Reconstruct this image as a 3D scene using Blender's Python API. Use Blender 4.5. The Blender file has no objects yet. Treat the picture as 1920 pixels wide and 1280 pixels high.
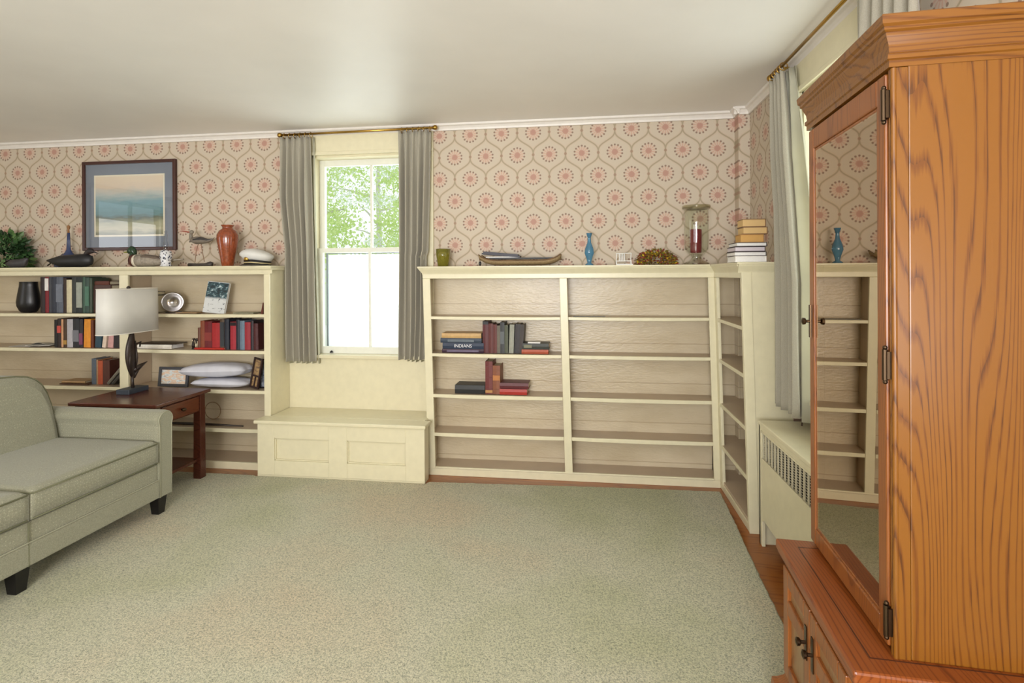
import bpy, bmesh, math, random
from mathutils import Vector, Matrix, Euler, noise
random.seed(7)
S = bpy.context.scene
C = S.collection
PI = math.pi

# ------------------------------------------------------------------ camera
F, PSI, RHO, CX, CY, EYE = 1000.0, 0.1338, 0.0053, 960.0, 515.4, 1.45
cam_d = bpy.data.cameras.new('camera'); cam = bpy.data.objects.new('camera', cam_d); C.objects.link(cam)
cam_d.sensor_width = 36; cam_d.lens = F/1920*36
cam_d.shift_x = -(CX-960)/1920; cam_d.shift_y = (CY-640)/1920
cam_d.clip_start = .02; cam_d.clip_end = 200
fwd = Vector((-math.sin(PSI), math.cos(PSI), 0)); rgt = Vector((math.cos(PSI), math.sin(PSI), 0)); up = Vector((0, 0, 1))
xa = math.cos(RHO)*rgt - math.sin(RHO)*up; ya = math.sin(RHO)*rgt + math.cos(RHO)*up
M = Matrix.Identity(4)
for i, a in enumerate((xa, ya, -fwd)):
    for j in range(3): M[j][i] = a[j]
M[2][3] = EYE
cam.matrix_world = M
S.camera = cam
S.view_settings.view_transform = 'Standard'; S.view_settings.look = 'None'
S.view_settings.gamma = 1; S.view_settings.use_curve_mapping = False
S.view_settings.exposure = 0.40

def at(px, py, X=None, Y=None, Z=None):
    """measured point of the photograph on a known wall, front or level"""
    dx, dy = px-CX, py-CY
    c, s = math.cos(RHO), math.sin(RHO)
    u = (dx*c-dy*s)/F; v = (dx*s+dy*c)/F
    r = Vector((u*math.cos(PSI)-math.sin(PSI), u*math.sin(PSI)+math.cos(PSI), -v))
    t = X/r.x if X is not None else Y/r.y if Y is not None else (Z-EYE)/r.z
    p = r*t; p.z += EYE
    return p

# ------------------------------------------------------------------ light
W = bpy.data.worlds.new('world'); S.world = W; W.use_nodes = True
bg = W.node_tree.nodes['Background']; bg.inputs[0].default_value = (.93, .97, 1, 1); bg.inputs[1].default_value = 1.0

def area(name, loc, rot, sx, sy, power, col=(1, 1, 1)):
    l = bpy.data.lights.new(name, 'AREA'); l.shape = 'RECTANGLE'; l.size = sx; l.size_y = sy; l.energy = power; l.color = col
    o = bpy.data.objects.new(name, l); C.objects.link(o); o.location = loc; o.rotation_euler = rot
    return o
RX, LX, RY, YB, ZC = 1.144, -6.0, -2.6, 3.97, 2.60
UPT = math.radians(33)    # upward aim given to window lamps to brighten the ceiling
area('window_fill_rear_left', (-3.2, RY-.12, 1.45), (PI/2+UPT, 0, 0), 1.7, 1.5, 26, (.98, .98, 1))  # added fill lamp at an unseen window behind the camera
area('window_fill_rear_right', (-.6, RY-.12, 1.45), (PI/2+UPT, 0, 0), 1.7, 1.5, 178, (.98, .98, 1))  # added main fill from behind the camera, at an unseen window
area('daylight_left', (LX-.12, 1.45, 1.5), (PI/2, 0, -PI/2), 1.0, 1.4, 9, (.98, .98, 1))
area('daylight_right', (RX+.25, -.35, 1.45), (PI/2+UPT, 0, PI/2), 1.0, 1.3, 22, (.96, .98, 1))
area('daylight_right_far', (RX+.30, 2.5, 1.6), (PI/2, 0, PI/2), .9, 1.4, 9, (.97, 1, .97))
area('daylight_back', (-1.67, 4.25, 1.6), (PI/2, 0, PI), .8, 1.4, 9, (.96, 1, .96))

# ------------------------------------------------------------------ materials
def lin(c):
    return tuple(((v/255)/12.92 if v/255 <= .04045 else ((v/255+.055)/1.055)**2.4) for v in c)+(1,)
class NT:
    def __init__(s, name):
        s.m = bpy.data.materials.new(name); s.m.use_nodes = True; s.t = s.m.node_tree
        s.b = s.t.nodes['Principled BSDF']; s.out = s.t.nodes['Material Output']
    def n(s, typ, **kw):
        o = s.t.nodes.new(typ)
        for k, v in kw.items(): setattr(o, k, v)
        return o
    def l(s, a, b): s.t.links.new(a, b)
    def val(s, inp, v):
        if isinstance(v, (int, float)): inp.default_value = v
        else: s.l(v, inp)
    def m_(s, op, a, b=0.0, c=None, clamp=False):
        o = s.n('ShaderNodeMath', operation=op, use_clamp=clamp)
        s.val(o.inputs[0], a); s.val(o.inputs[1], b)
        if c is not None: s.val(o.inputs[2], c)
        return o.outputs[0]
    def mix(s, f, a, b):
        o = s.n('ShaderNodeMix', data_type='RGBA')
        s.val(o.inputs[0], f)
        for i, v in ((6, a), (7, b)):
            if isinstance(v, tuple): o.inputs[i].default_value = v
            else: s.l(v, o.inputs[i])
        return o.outputs[2]
    def coord(s, scale=(1, 1, 1), rot=(0, 0, 0), loc=(0, 0, 0)):
        tc = s.n('ShaderNodeTexCoord'); mp = s.n('ShaderNodeMapping')
        mp.inputs['Scale'].default_value = scale; mp.inputs['Rotation'].default_value = rot; mp.inputs['Location'].default_value = loc
        s.l(tc.outputs['Object'], mp.inputs[0]); return mp.outputs[0]
    def noise(s, vec, scale=5, detail=3, rough=.5):
        o = s.n('ShaderNodeTexNoise'); s.l(vec, o.inputs['Vector'])
        o.inputs['Scale'].default_value = scale; o.inputs['Detail'].default_value = detail; o.inputs['Roughness'].default_value = rough
        return o.outputs['Fac']
    def ramp(s, f, stops):
        o = s.n('ShaderNodeValToRGB'); s.l(f, o.inputs[0]); e = o.color_ramp.elements
        while len(e) < len(stops): e.new(.5)
        for k, (p, c) in zip(e, stops): k.position = p; k.color = c
        return o.outputs[0]
    def bump(s, h, strength=.2, dist=.01):
        o = s.n('ShaderNodeBump'); s.l(h, o.inputs['Height']); o.inputs['Strength'].default_value = strength; o.inputs['Distance'].default_value = dist
        s.l(o.outputs[0], s.b.inputs['Normal'])
MATS = {}
def plain(name, rgb, rough=.5, metal=0, spec=.5, var=.0, bump=0, nscale=20, coat=0):
    if name in MATS: return MATS[name]
    t = NT(name); t.b.inputs['Roughness'].default_value = rough; t.b.inputs['Metallic'].default_value = metal
    t.b.inputs['Specular IOR Level'].default_value = spec; t.b.inputs['Coat Weight'].default_value = coat
    c = lin(rgb)
    v = t.coord()
    nz = t.noise(v, nscale, 4)
    k = max(var, .03)
    t.l(t.ramp(nz, [(.3, tuple(x*(1-k) for x in c[:3])+(1,)), (.7, tuple(min(1, x*(1+k)) for x in c[:3])+(1,))]), t.b.inputs['Base Color'])
    if bump: t.bump(nz, bump, .003)
    MATS[name] = t.m
    return t.m
def wood(name, light, mid, dark, axis='Z', rough=.35, scale=1.0, rings=52.0, coat=.2):
    t = NT(name)
    sc = {'Z': (1, 1, .11), 'Y': (1, .12, 1), 'X': (.12, 1, 1)}[axis]
    v = t.coord(tuple(x*scale for x in sc))
    n1 = t.noise(v, 4.2, 2, .4)
    sp = t.n('ShaderNodeSeparateXYZ'); t.l(v, sp.inputs[0])
    s1 = t.m_('ADD', sp.outputs[0], t.m_('MULTIPLY', sp.outputs[1], .7)); s1 = t.m_('ADD', s1, t.m_('MULTIPLY', sp.outputs[2], .5))
    h = t.m_('ADD', t.m_('MULTIPLY', n1, .50), t.m_('MULTIPLY', s1, 1.1))
    fr = t.m_('FRACT', t.m_('MULTIPLY', h, rings))
    sc2 = {'Z': (160, 160, 4), 'Y': (160, 4, 160), 'X': (4, 160, 160)}[axis]
    fine = t.noise(t.coord(tuple(x*scale for x in sc2)), 1, 3, .6)
    f = t.m_('ADD', fr, t.m_('MULTIPLY', t.m_('SUBTRACT', fine, .5), .75))
    dk = tuple((a+b)/2 for a, b in zip(dark, mid)); col = t.ramp(f, [(-.0, lin(dk)), (.06, lin(mid)), (.22, lin(light)), (.80, lin(light)), (.97, lin(mid))])
    big = t.noise(t.coord((1, 1, 1)), 1.6, 1)
    col = t.mix(t.m_('MULTIPLY', big, .35), col, lin(mid))
    t.l(col, t.b.inputs['Base Color'])
    t.b.inputs['Roughness'].default_value = rough; t.b.inputs['Coat Weight'].default_value = coat*.6; t.b.inputs['Coat Roughness'].default_value = .15
    t.bump(f, .08, .002)
    MATS[name] = t.m
    return t.m
def wallpaper(name, ax, x0):
    t = NT(name); P, Q = .24, .334
    tc = t.n('ShaderNodeTexCoord'); sp = t.n('ShaderNodeSeparateXYZ'); t.l(tc.outputs['Object'], sp.inputs[0])
    def fold(s, p):   # distance from nearest multiple of p, 0..p/2
        a = t.m_('DIVIDE', s, p); a = t.m_('SUBTRACT', a, t.m_('ROUND', a)); return t.m_('MULTIPLY', t.m_('ABSOLUTE', a), p)
    u = fold(t.m_('SUBTRACT', sp.outputs[ax], x0), P); v = fold(t.m_('SUBTRACT', sp.outputs[2], 2.347), Q)
    ub = t.m_('SUBTRACT', P/2, u); vb = t.m_('SUBTRACT', Q/2, v)
    def length(a, b): return t.m_('SQRT', t.m_('ADD', t.m_('MULTIPLY', a, a), t.m_('MULTIPLY', b, b)))
    def below(a, r, w=.0015): return t.m_('MULTIPLY_ADD', t.m_('SUBTRACT', r, a), 1/w, .5, clamp=True)
    # ogee trellis
    ph = t.m_('MULTIPLY', v, 2*PI/Q)
    cc = t.m_('COSINE', ph); c2 = t.m_('MULTIPLY', cc, cc)
    f = t.m_('MULTIPLY_ADD', t.m_('MULTIPLY', cc, t.m_('MULTIPLY_ADD', c2, -.42, 1.42)), P/4, P/4)
    sl = t.m_('MULTIPLY', t.m_('MULTIPLY', t.m_('SINE', ph), t.m_('MULTIPLY_ADD', c2, -1.26, 1.42)), P/4*2*PI/Q)
    d = t.m_('DIVIDE', t.m_('ABSOLUTE', t.m_('SUBTRACT', u, f)), t.m_('SQRT', t.m_('MULTIPLY_ADD', sl, sl, 1.0)))
    line = below(d, .0048, .004); halo = below(d, .012, .010)
    ra, rb = length(u, v), length(ub, vb)
    nz = t.noise(t.coord(), 90, 3); nz2 = t.noise(t.coord(), 1.3, 2)
    wob = t.m_('MULTIPLY', t.m_('SUBTRACT', nz, .5), .012)
    r0 = t.m_('ADD', t.m_('MINIMUM', ra, rb), wob)
    def dots(a, b, r):
        an = t.m_('ARCTAN2', b, a); k = PI/7
        da = t.m_('SUBTRACT', t.m_('FRACT', t.m_('DIVIDE', an, k)), .5)
        return length(t.m_('SUBTRACT', r, .054), t.m_('MULTIPLY', t.m_('MULTIPLY', da, k), .054))
    dd = t.m_('MINIMUM', dots(u, v, ra), dots(ub, vb, rb))
    # petals: spokes between core and dots
    def spokes(a, b):
        an = t.m_('ARCTAN2', b, a); return t.m_('ABSOLUTE', t.m_('SUBTRACT', t.m_('FRACT', t.m_('DIVIDE', an, PI/7)), .5))
    def petals(a, b, r): return t.m_('MULTIPLY', below(spokes(a, b), .24, .12), below(t.m_('ADD', r, wob), .048, .004))
    pet = t.m_('MAXIMUM', petals(u, v, ra), petals(ub, vb, rb))
    # nodes of the trellis
    na = length(ub, v); nb = length(u, vb)
    node = below(t.m_('MINIMUM', na, nb), .0105, .003)
    base = t.mix(nz2, lin((196, 182, 162)), lin((200, 187, 168)))
    col = t.mix(t.m_('MULTIPLY', halo, .35), base, lin((196, 168, 142)))
    col = t.mix(t.m_('MULTIPLY', line, .75), col, lin((154, 142, 116)))
    col = t.mix(t.m_('MULTIPLY', below(r0, .046, .014), .24), col, lin((206, 164, 144)))
    col = t.mix(t.m_('MULTIPLY', pet, .55), col, lin((198, 150, 132)))
    col = t.mix(t.m_('MULTIPLY', below(r0, .022, .006), .8), col, lin((178, 133, 118)))
    col = t.mix(t.m_('MULTIPLY', below(dd, .0072, .002), .85), col, lin((134, 106, 92)))
    col = t.mix(t.m_('MULTIPLY', node, .75), col, lin((158, 128, 108)))
    t.l(col, t.b.inputs['Base Color']); t.b.inputs['Roughness'].default_value = .55; t.b.inputs['Specular IOR Level'].default_value = .3
    return t.m
def glass(name, tint=(1, 1, 1), refl=1.0, ior=1.5, rough=.0, gcol=(1, 1, 1)):
    t = NT(name); tr = t.n('ShaderNodeBsdfTransparent'); gl = t.n('ShaderNodeBsdfGlossy'); mx = t.n('ShaderNodeMixShader')
    fr = t.n('ShaderNodeFresnel'); fr.inputs[0].default_value = ior
    tr.inputs[0].default_value = tint+(1,); gl.inputs['Roughness'].default_value = rough; gl.inputs[0].default_value = gcol+(1,)
    ge = t.n('ShaderNodeNewGeometry'); fr.inputs[0].default_value = ior
    front = t.m_('SUBTRACT', 1.0, ge.outputs['Backfacing'])
    t.l(t.m_('MULTIPLY', t.m_('MULTIPLY', fr.outputs[0], refl), front, clamp=True), mx.inputs[0]); t.l(tr.outputs[0], mx.inputs[1]); t.l(gl.outputs[0], mx.inputs[2]); t.l(mx.outputs[0], t.out.inputs[0])
    return t.m

M_cream = plain('cream_gloss_paint', (221, 213, 181), .32, var=.03, bump=.05)
M_white = plain('white_trim_paint', (228, 222, 214), .4)
M_sash = plain('sash_paint', (226, 226, 214), .4)
M_ceiling = plain('ceiling_paint', (236, 233, 228), .45, spec=.4, var=.015, nscale=2)
M_wallp = wallpaper('ogee_wallpaper', 0, -.49)
M_wallp_r = wallpaper('ogee_wallpaper_side', 1, 2.6)
M_plaster = plain('plain_plaster', (205, 192, 166), .6)
M_brass = plain('aged_brass', (176, 140, 70), .28, metal=1)
M_pull = plain('antique_brass', (84, 68, 52), .35, metal=1)
M_black = plain('black_lacquer', (22, 20, 20), .3)
M_dark = plain('dark_bronze', (52, 42, 36), .4, metal=.3, var=.2)
M_glasswin = glass('window_glass', (.97, .99, .98))

def mk_backpanel():
    t = NT('tan_board_paint')
    tc = t.n('ShaderNodeTexCoord'); sp = t.n('ShaderNodeSeparateXYZ'); t.l(tc.outputs['Object'], sp.inputs[0])
    z = t.m_('DIVIDE', sp.outputs[2], .285); g = t.m_('ABSOLUTE', t.m_('SUBTRACT', t.m_('FRACT', t.m_('ADD', z, .17)), .5))
    groove = t.m_('MULTIPLY_ADD', t.m_('SUBTRACT', .012, g), 90, .5, clamp=True)
    nz = t.noise(t.coord((1.2, 1, 3)), 2.5, 4)
    col = t.ramp(nz, [(.3, lin((190, 174, 144))), (.7, lin((206, 192, 164)))])
    col = t.mix(t.m_('MULTIPLY', groove, .5), col, lin((150, 128, 98)))
    t.l(col, t.b.inputs['Base Color']); t.b.inputs['Roughness'].default_value = .3
    t.bump(t.noise(t.coord((3, 3, 9)), 9, 3), .35, .006)
    return t.m
M_tan = mk_backpanel()
M_shelf = plain('tan_shelf_paint', (190, 170, 144), .35, var=.06, nscale=6, bump=.05)
M_floor = wood('orange_oak_floor', (160, 96, 40), (138, 74, 26), (88, 42, 14), 'X', .3, 1.0, 24)
OAK = ((130, 82, 20), (106, 60, 12), (54, 27, 6))
M_oak = wood('honey_oak', *OAK, axis='Z')
M_oak_y = wood('honey_oak_cross', (140, 74, 28), (118, 56, 20), (72, 32, 10), axis='Y')
M_oak_f = wood('honey_oak_front', (142, 82, 32), (122, 66, 24), (80, 38, 12), axis='Z')
M_oak_x = wood('honey_oak_deep', *OAK, axis='X')
M_oak_p = wood('pale_oak_panel', (146, 112, 74), (130, 94, 58), (96, 62, 34), axis='Z')
M_table = wood('cherry_table', (88, 46, 32), (72, 34, 24), (46, 20, 14), axis='X', rough=.25, scale=1.5)
M_table_d = wood('cherry_drawer', (110, 54, 28), (88, 40, 20), (52, 22, 12), axis='Y', rough=.3, scale=1.5)

def mk_carpet():
    t = NT('sage_carpet')
    f = t.noise(t.coord(), 125, 3, .7); g = t.noise(t.coord(), 320, 2, .6); big = t.noise(t.coord(loc=(3, 1, 0)), .75, 3, .6)
    k = t.m_('ADD', t.m_('MULTIPLY', f, .65), t.m_('MULTIPLY', g, .45))
    col = t.ramp(k, [(.38, lin((134, 141, 120))), (.5, lin((203, 203, 182))), (.62, lin((244, 241, 222)))])
    tone = t.ramp(big, [(.35, lin((222, 224, 196))), (.5, lin((240, 238, 224))), (.65, lin((246, 232, 214)))])
    mx = t.n('ShaderNodeMix', data_type='RGBA', blend_type='MULTIPLY'); mx.inputs[0].default_value = 1; t.l(col, mx.inputs[6]); t.l(tone, mx.inputs[7])
    br = t.n('ShaderNodeBrightContrast'); t.l(mx.outputs[2], br.inputs[0]); br.inputs[1].default_value = .04
    t.l(br.outputs[0], t.b.inputs['Base Color']); t.b.inputs['Roughness'].default_value = .95; t.b.inputs['Specular IOR Level'].default_value = .1
    t.b.inputs['Sheen Weight'].default_value = .2
    t.bump(k, .9, .02)
    return t.m
M_carpet = mk_carpet()
def mk_sofa():
    t = NT('sage_dotted_fabric')
    v = t.n('ShaderNodeTexVoronoi'); t.l(t.coord(), v.inputs['Vector']); v.inputs['Scale'].default_value = 62; v.inputs['Randomness'].default_value = .35
    spot = t.m_('MULTIPLY_ADD', t.m_('SUBTRACT', .17, v.outputs['Distance']), 12, .5, clamp=True)
    wv = t.noise(t.coord(), 240, 2)
    c = t.ramp(wv, [(.3, lin((134, 133, 113))), (.7, lin((157, 155, 134)))])
    t.l(t.mix(t.m_('MULTIPLY', spot, .38), c, lin((200, 196, 168))), t.b.inputs['Base Color'])
    t.b.inputs['Roughness'].default_value = .85; t.b.inputs['Specular IOR Level'].default_value = .2; t.b.inputs['Sheen Weight'].default_value = .25
    t.bump(wv, .25, .002)
    return t.m
M_sofa = mk_sofa()
M_welt = plain('dark_sage_welt', (112, 112, 86), .8)
def mk_curtain():
    t = NT('grey_curtain'); wv = t.noise(t.coord((1, 1, 1)), 400, 2)
    t.l(t.ramp(wv, [(.3, lin((156, 150, 134))), (.7, lin((172, 166, 150)))]), t.b.inputs['Base Color'])
    t.b.inputs['Roughness'].default_value = .85; t.b.inputs['Sheen Weight'].default_value = .3; t.b.inputs['Specular IOR Level'].default_value = .2
    return t.m
M_curtain = mk_curtain()
def translucent(name, rgb, tr=.4):
    t = NT(name); d = t.n('ShaderNodeBsdfDiffuse'); q = t.n('ShaderNodeBsdfTranslucent'); mx = t.n('ShaderNodeMixShader')
    n = t.noise(t.coord(), 3, 3); c = lin(rgb)
    col = t.ramp(n, [(.3, tuple(x*.8 for x in c[:3])+(1,)), (.7, c)])
    t.l(col, d.inputs[0]); t.l(col, q.inputs[0]); mx.inputs[0].default_value = tr
    t.l(d.outputs[0], mx.inputs[1]); t.l(q.outputs[0], mx.inputs[2]); t.l(mx.outputs[0], t.out.inputs[0])
    return t.m
M_lining = translucent('white_lining', (225, 222, 200), .4)
M_shade = translucent('linen_lampshade', (248, 246, 240), .3)
M_leaf_out = translucent('hazed_leaf', (222, 240, 168), .5)  # bright outdoor haze is put into the leaf colour
M_leaf_out2 = translucent('hazed_pale_leaf', (228, 240, 214), .5)  # paler leaf, outdoor haze mixed into its colour

# ------------------------------------------------------------------ mesh helpers
class MB:
    def __init__(s): s.v = []; s.f = []
    def add(s, vs, fs):
        k = len(s.v); s.v += [tuple(a) for a in vs]; s.f += [tuple(i+k for i in f) for f in fs]; return s
    def box(s, x0, x1, y0, y1, z0, z1):
        x0, x1 = sorted((x0, x1)); y0, y1 = sorted((y0, y1)); z0, z1 = sorted((z0, z1))
        vs = [(x, y, z) for z in (z0, z1) for y in (y0, y1) for x in (x0, x1)]
        return s.add(vs, [(0, 2, 3, 1), (4, 5, 7, 6), (0, 1, 5, 4), (2, 6, 7, 3), (0, 4, 6, 2), (1, 3, 7, 5)])
    def hexa(s, lo, hi):   # lo, hi : 4 points each, counter clockwise from above
        return s.add(lo+hi, [(3, 2, 1, 0), (4, 5, 6, 7), (0, 1, 5, 4), (1, 2, 6, 5), (2, 3, 7, 6), (3, 0, 4, 7)])
    def loft(s, rings, closed=True, cap=True):
        n = len(rings[0]); vs = [p for r in rings for p in r]; fs = []
        for i in range(len(rings)-1):
            for j in range(n if closed else n-1):
                a, b = i*n+j, i*n+(j+1) % n; fs.append((a, b, b+n, a+n))
        if cap and closed: fs += [tuple(range(n-1, -1, -1)), tuple(range((len(rings)-1)*n, len(rings)*n))]
        return s.add(vs, fs)
    def prism(s, prof, axis, a, b):   # prof in the two other axes
        def p3(q, t):
            return {'X': (t, q[0], q[1]), 'Y': (q[0], t, q[1]), 'Z': (q[0], q[1], t)}[axis]
        return s.loft([[p3(q, a) for q in prof], [p3(q, b) for q in prof]])
    def lathe(s, prof, c=(0, 0, 0), seg=24, sx=1, sy=1, cap=True):
        rings = [[(c[0]+r*sx*math.cos(2*PI*k/seg), c[1]+r*sy*math.sin(2*PI*k/seg), c[2]+z) for k in range(seg)] for r, z in prof]
        return s.loft(rings, True, cap)
    def tube(s, pts, r, seg=10, cap=True):
        pts = [Vector(p) for p in pts]; rings = []; n0 = None
        for i, p in enumerate(pts):
            d = (pts[min(i+1, len(pts)-1)]-pts[max(i-1, 0)]).normalized()
            if n0 is None: n0 = d.orthogonal().normalized()
            n0 = (n0-d*n0.dot(d)).normalized(); b = d.cross(n0)
            rr = r[i] if isinstance(r, (list, tuple)) else r
            rings.append([tuple(p+rr*(math.cos(2*PI*k/seg)*n0+math.sin(2*PI*k/seg)*b)) for k in range(seg)])
        return s.loft(rings, True, cap)
    def ball(s, c, rx, ry=None, rz=None, seg=16, rows=10):
        ry = ry or rx; rz = rz or rx
        rings = [[(c[0]+rx*math.sin(PI*i/rows)*math.cos(2*PI*k/seg), c[1]+ry*math.sin(PI*i/rows)*math.sin(2*PI*k/seg), c[2]-rz*math.cos(PI*i/rows)) for k in range(seg)] for i in range(1, rows)]
        return s.loft(rings)
    def grid(s, fn, nu, nv):
        vs = [fn(i/nu, j/nv) for j in range(nv+1) for i in range(nu+1)]
        return s.add(vs, [(j*(nu+1)+i, j*(nu+1)+i+1, (j+1)*(nu+1)+i+1, (j+1)*(nu+1)+i) for j in range(nv) for i in range(nu)])
    def torus(s, c, R, r, axis='Y', seg=20, sub=8):
        def pt(a, b):
            q = R+r*math.cos(b); x, y, z = q*math.cos(a), q*math.sin(a), r*math.sin(b)
            return {'Z': (c[0]+x, c[1]+y, c[2]+z), 'Y': (c[0]+x, c[1]+z, c[2]+y), 'X': (c[0]+z, c[1]+x, c[2]+y)}[axis]
        rings = [[pt(2*PI*i/seg, 2*PI*j/sub) for j in range(sub)] for i in range(seg+1)]
        return s.loft(rings, True, False)
    def map(s, fn): s.v = [tuple(fn(*p)) for p in s.v]; return s
def obj(name, mb, m, parent=None, smooth=False, bevel=0, solid=0, sub=0):
    me = bpy.data.meshes.new(name); me.from_pydata(mb.v, [], mb.f); me.validate()
    bm = bmesh.new(); bm.from_mesh(me); bmesh.ops.recalc_face_normals(bm, faces=bm.faces); bm.to_mesh(me); bm.free()
    me.materials.append(m); o = bpy.data.objects.new(name, me); C.objects.link(o)
    if smooth:
        for p in me.polygons: p.use_smooth = True
    if parent: o.parent = parent
    if solid: k = o.modifiers.new('solid', 'SOLIDIFY'); k.thickness = solid
    if bevel: k = o.modifiers.new('bevel', 'BEVEL'); k.width = bevel; k.segments = 2; k.limit_method = 'ANGLE'
    if sub: k = o.modifiers.new('sub', 'SUBSURF'); k.levels = k.render_levels = sub
    return o
def struct(name, mb, m, parent=None, **k):
    o = obj(name, mb, m, parent, **k)
    if not parent: o['kind'] = 'structure'
    return o
def tag(o, label, cat, group=None, kind=None):
    o['label'] = label; o['category'] = cat
    if group: o['group'] = group
    if kind: o['kind'] = kind
    return o
def thing(name, label, cat, loc=(0, 0, 0), rotz=0, group=None):
    o = bpy.data.objects.new(name, None); o.empty_display_size = .05; C.objects.link(o)
    o.location = loc; o.rotation_euler = (0, 0, rotz)
    return tag(o, label, cat, group)
def B(*a): return MB().box(*a)

# ------------------------------------------------------------------ room shell
W1 = (-2.13, -1.22, .83, 2.40)          # back window opening  x0 x1 z0 z1
w = MB(); YO = YB+.16
w.box(LX, W1[0], YB, YO, 0, ZC); w.box(W1[1], RX+.3, YB, YO, 0, ZC); w.box(W1[0], W1[1], YB, YO, 0, W1[2]); w.box(W1[0], W1[1], YB, YO, W1[3], ZC)
struct('wall_back', w, M_wallp)
# corner chase covered in the same paper
struct('trim_1', MB().box(1.068, RX, 3.877, YB, 0, ZC), M_wallp)
# right wall with the far window (behind the cabinet), a niche for the radiator and a near window
w = MB(); XO = RX+.30
FW = (2.12, 2.98, .83, 2.40); NW = (-.85, .15, .85, 2.3)
w.box(RX, XO, FW[1]+.14, YO, 0, ZC); w.box(RX, XO, FW[1], FW[1]+.14, FW[2]-.03, ZC)
w.box(RX, XO, FW[0], FW[1], FW[3], ZC); w.box(RX, XO, NW[1], FW[0], 0, ZC)
w.box(RX, XO, NW[0], NW[1], 0, NW[2]); w.box(RX, XO, NW[0], NW[1], NW[3], ZC); w.box(RX, XO, RY-.3, NW[0], 0, ZC)
struct('wall_right', w, M_wallp_r)
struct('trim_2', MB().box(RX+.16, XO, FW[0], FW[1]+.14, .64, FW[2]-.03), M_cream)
struct('trim_7', MB().box(RX+.16, XO, FW[0], FW[1]+.14, 0, .64), plain('recess_shade_paint', (44, 38, 36), .9))  # dark colour stands in for the shade behind the radiator
w = MB(); LW = (.9, 2.0, .8, 2.45)
w.box(LX-.2, LX, RY-.3, LW[0], 0, ZC); w.box(LX-.2, LX, LW[1], YO, 0, ZC); w.box(LX-.2, LX, LW[0], LW[1], 0, LW[2]); w.box(LX-.2, LX, LW[0], LW[1], LW[3], ZC)
struct('wall_left', w, M_plaster)
w = MB(); RW = [(-4.1, -2.3), (-1.5, .3)]
xs = [LX-.2, -4.1, -2.3, -1.5, .3, XO]
for i in (0, 2, 4): w.box(xs[i], xs[i+1], RY-.2, RY, 0, ZC)
for i in (1, 3): w.box(xs[i], xs[i+1], RY-.2, RY, 0, .75); w.box(xs[i], xs[i+1], RY-.2, RY, 2.35, ZC)
struct('wall_rear', w, M_plaster)
struct('ceiling', MB().box(LX-.2, XO, RY-.3, YO, ZC, ZC+.1), M_ceiling)
struct('floor', MB().box(LX-.2, XO, RY-.3, YO, -.1, 0), M_floor)

# crown moulding
cp = [(0, ZC-.048), (0, ZC), (-.045, ZC), (-.040, ZC-.014), (-.026, ZC-.020), (-.016, ZC-.034), (-.014, ZC-.048)]
k = MB(); k.prism([(YB+a, z) for a, z in cp], 'X', LX, 1.068); struct('trim_3', k, M_white, bevel=.002)
k = MB(); k.prism([(3.877+a, z) for a, z in cp], 'X', 1.035, RX); k.prism([(1.068+a, z) for a, z in cp], 'Y', 3.84, YB); struct('trim_4', k, M_white, bevel=.002)
k = MB(); k.prism([(RX+a, z) for a, z in cp], 'Y', RY, 3.877); struct('trim_5', k, M_white, bevel=.002)
# cream panelling below the back window
struct('trim_6', MB().box(-2.316, -1.10, YB-.012, YB, 0, .815), M_cream)

# carpet
cm = MB(); n = 160
edge = [(-5.95, 3.578), (-2.37, 3.578), (-2.36, 3.568), (-1.085, 3.568), (-1.07, 3.609), (-.98, 3.611), (.05, 3.655), (.885, 3.675), (.86, 3.2), (.825, 2.7), (.80, 2.2), (.765, 1.6), (.74, 1.0), (.74, -2.5), (-5.95, -2.5)]
def carpet_edge():
    pts = []
    for i in range(len(edge)):
        a, b = Vector(edge[i]), Vector(edge[(i+1) % len(edge)]); L = (b-a).length; m = max(2, int(L/.03)) if i < 13 else 8
        for j in range(m):
            p = a.lerp(b, j/m); nrm = Vector((b.y-a.y, a.x-b.x)).normalized()
            pts.append(tuple(p+nrm*(noise.noise(Vector((p.x*28, p.y*28, 0)))*.006)))
    return pts
ce = carpet_edge()
cen = Vector((-2.5, .5))
def inset(p, d): q = Vector(p); return tuple(q+(cen-q).normalized()*d)
cm.loft([[(x, y, 0.0) for x, y in ce], [(x, y, .009) for x, y in ce], [inset(p, .008)+(.014,) for p in ce]])
carpet = obj('carpet', cm, M_carpet, smooth=False); tag(carpet, 'pale sage green cut-pile carpet covering the floor short of the bookcases', 'carpet')

# ------------------------------------------------------------------ windows
def sash(parent, x0, x1, z0, z1, y0, y1, st=.045, rt=.05, rb=.05, name='sash'):
    f = MB(); f.box(x0, x0+st, y0, y1, z0, z1); f.box(x1-st, x1, y0, y1, z0, z1); f.box(x0+st, x1-st, y0, y1, z1-rt, z1); f.box(x0+st, x1-st, y0, y1, z0, z0+rb)
    xm = (x0+x1)/2; f.box(xm-.010, xm+.010, y0+.006, y1-.006, z0+rb, z1-rt)
    o = struct(name, f, M_sash, parent, bevel=.003)
    struct('pane', MB().box(x0+st-.004, x1-st+.004, (y0+y1)/2-.002, (y0+y1)/2+.002, z0+rb-.004, z1-rt+.004), M_glasswin, parent)
    return o
def wroot(name, loc):
    o = bpy.data.objects.new(name, None); C.objects.link(o); o.location = loc; o['kind'] = 'structure'; return o
w1 = wroot('window_1', (0, 0, 0))
x0, x1, z0, z1 = W1
k = MB(); k.box(x0, x0+.022, YB-.005, YO, z0, z1); k.box(x1-.022, x1, YB-.005, YO, z0, z1); k.box(x0, x1, YB-.005, YO, z1-.022, z1); struct('jamb', k, M_cream, w1, bevel=.002)
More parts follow.
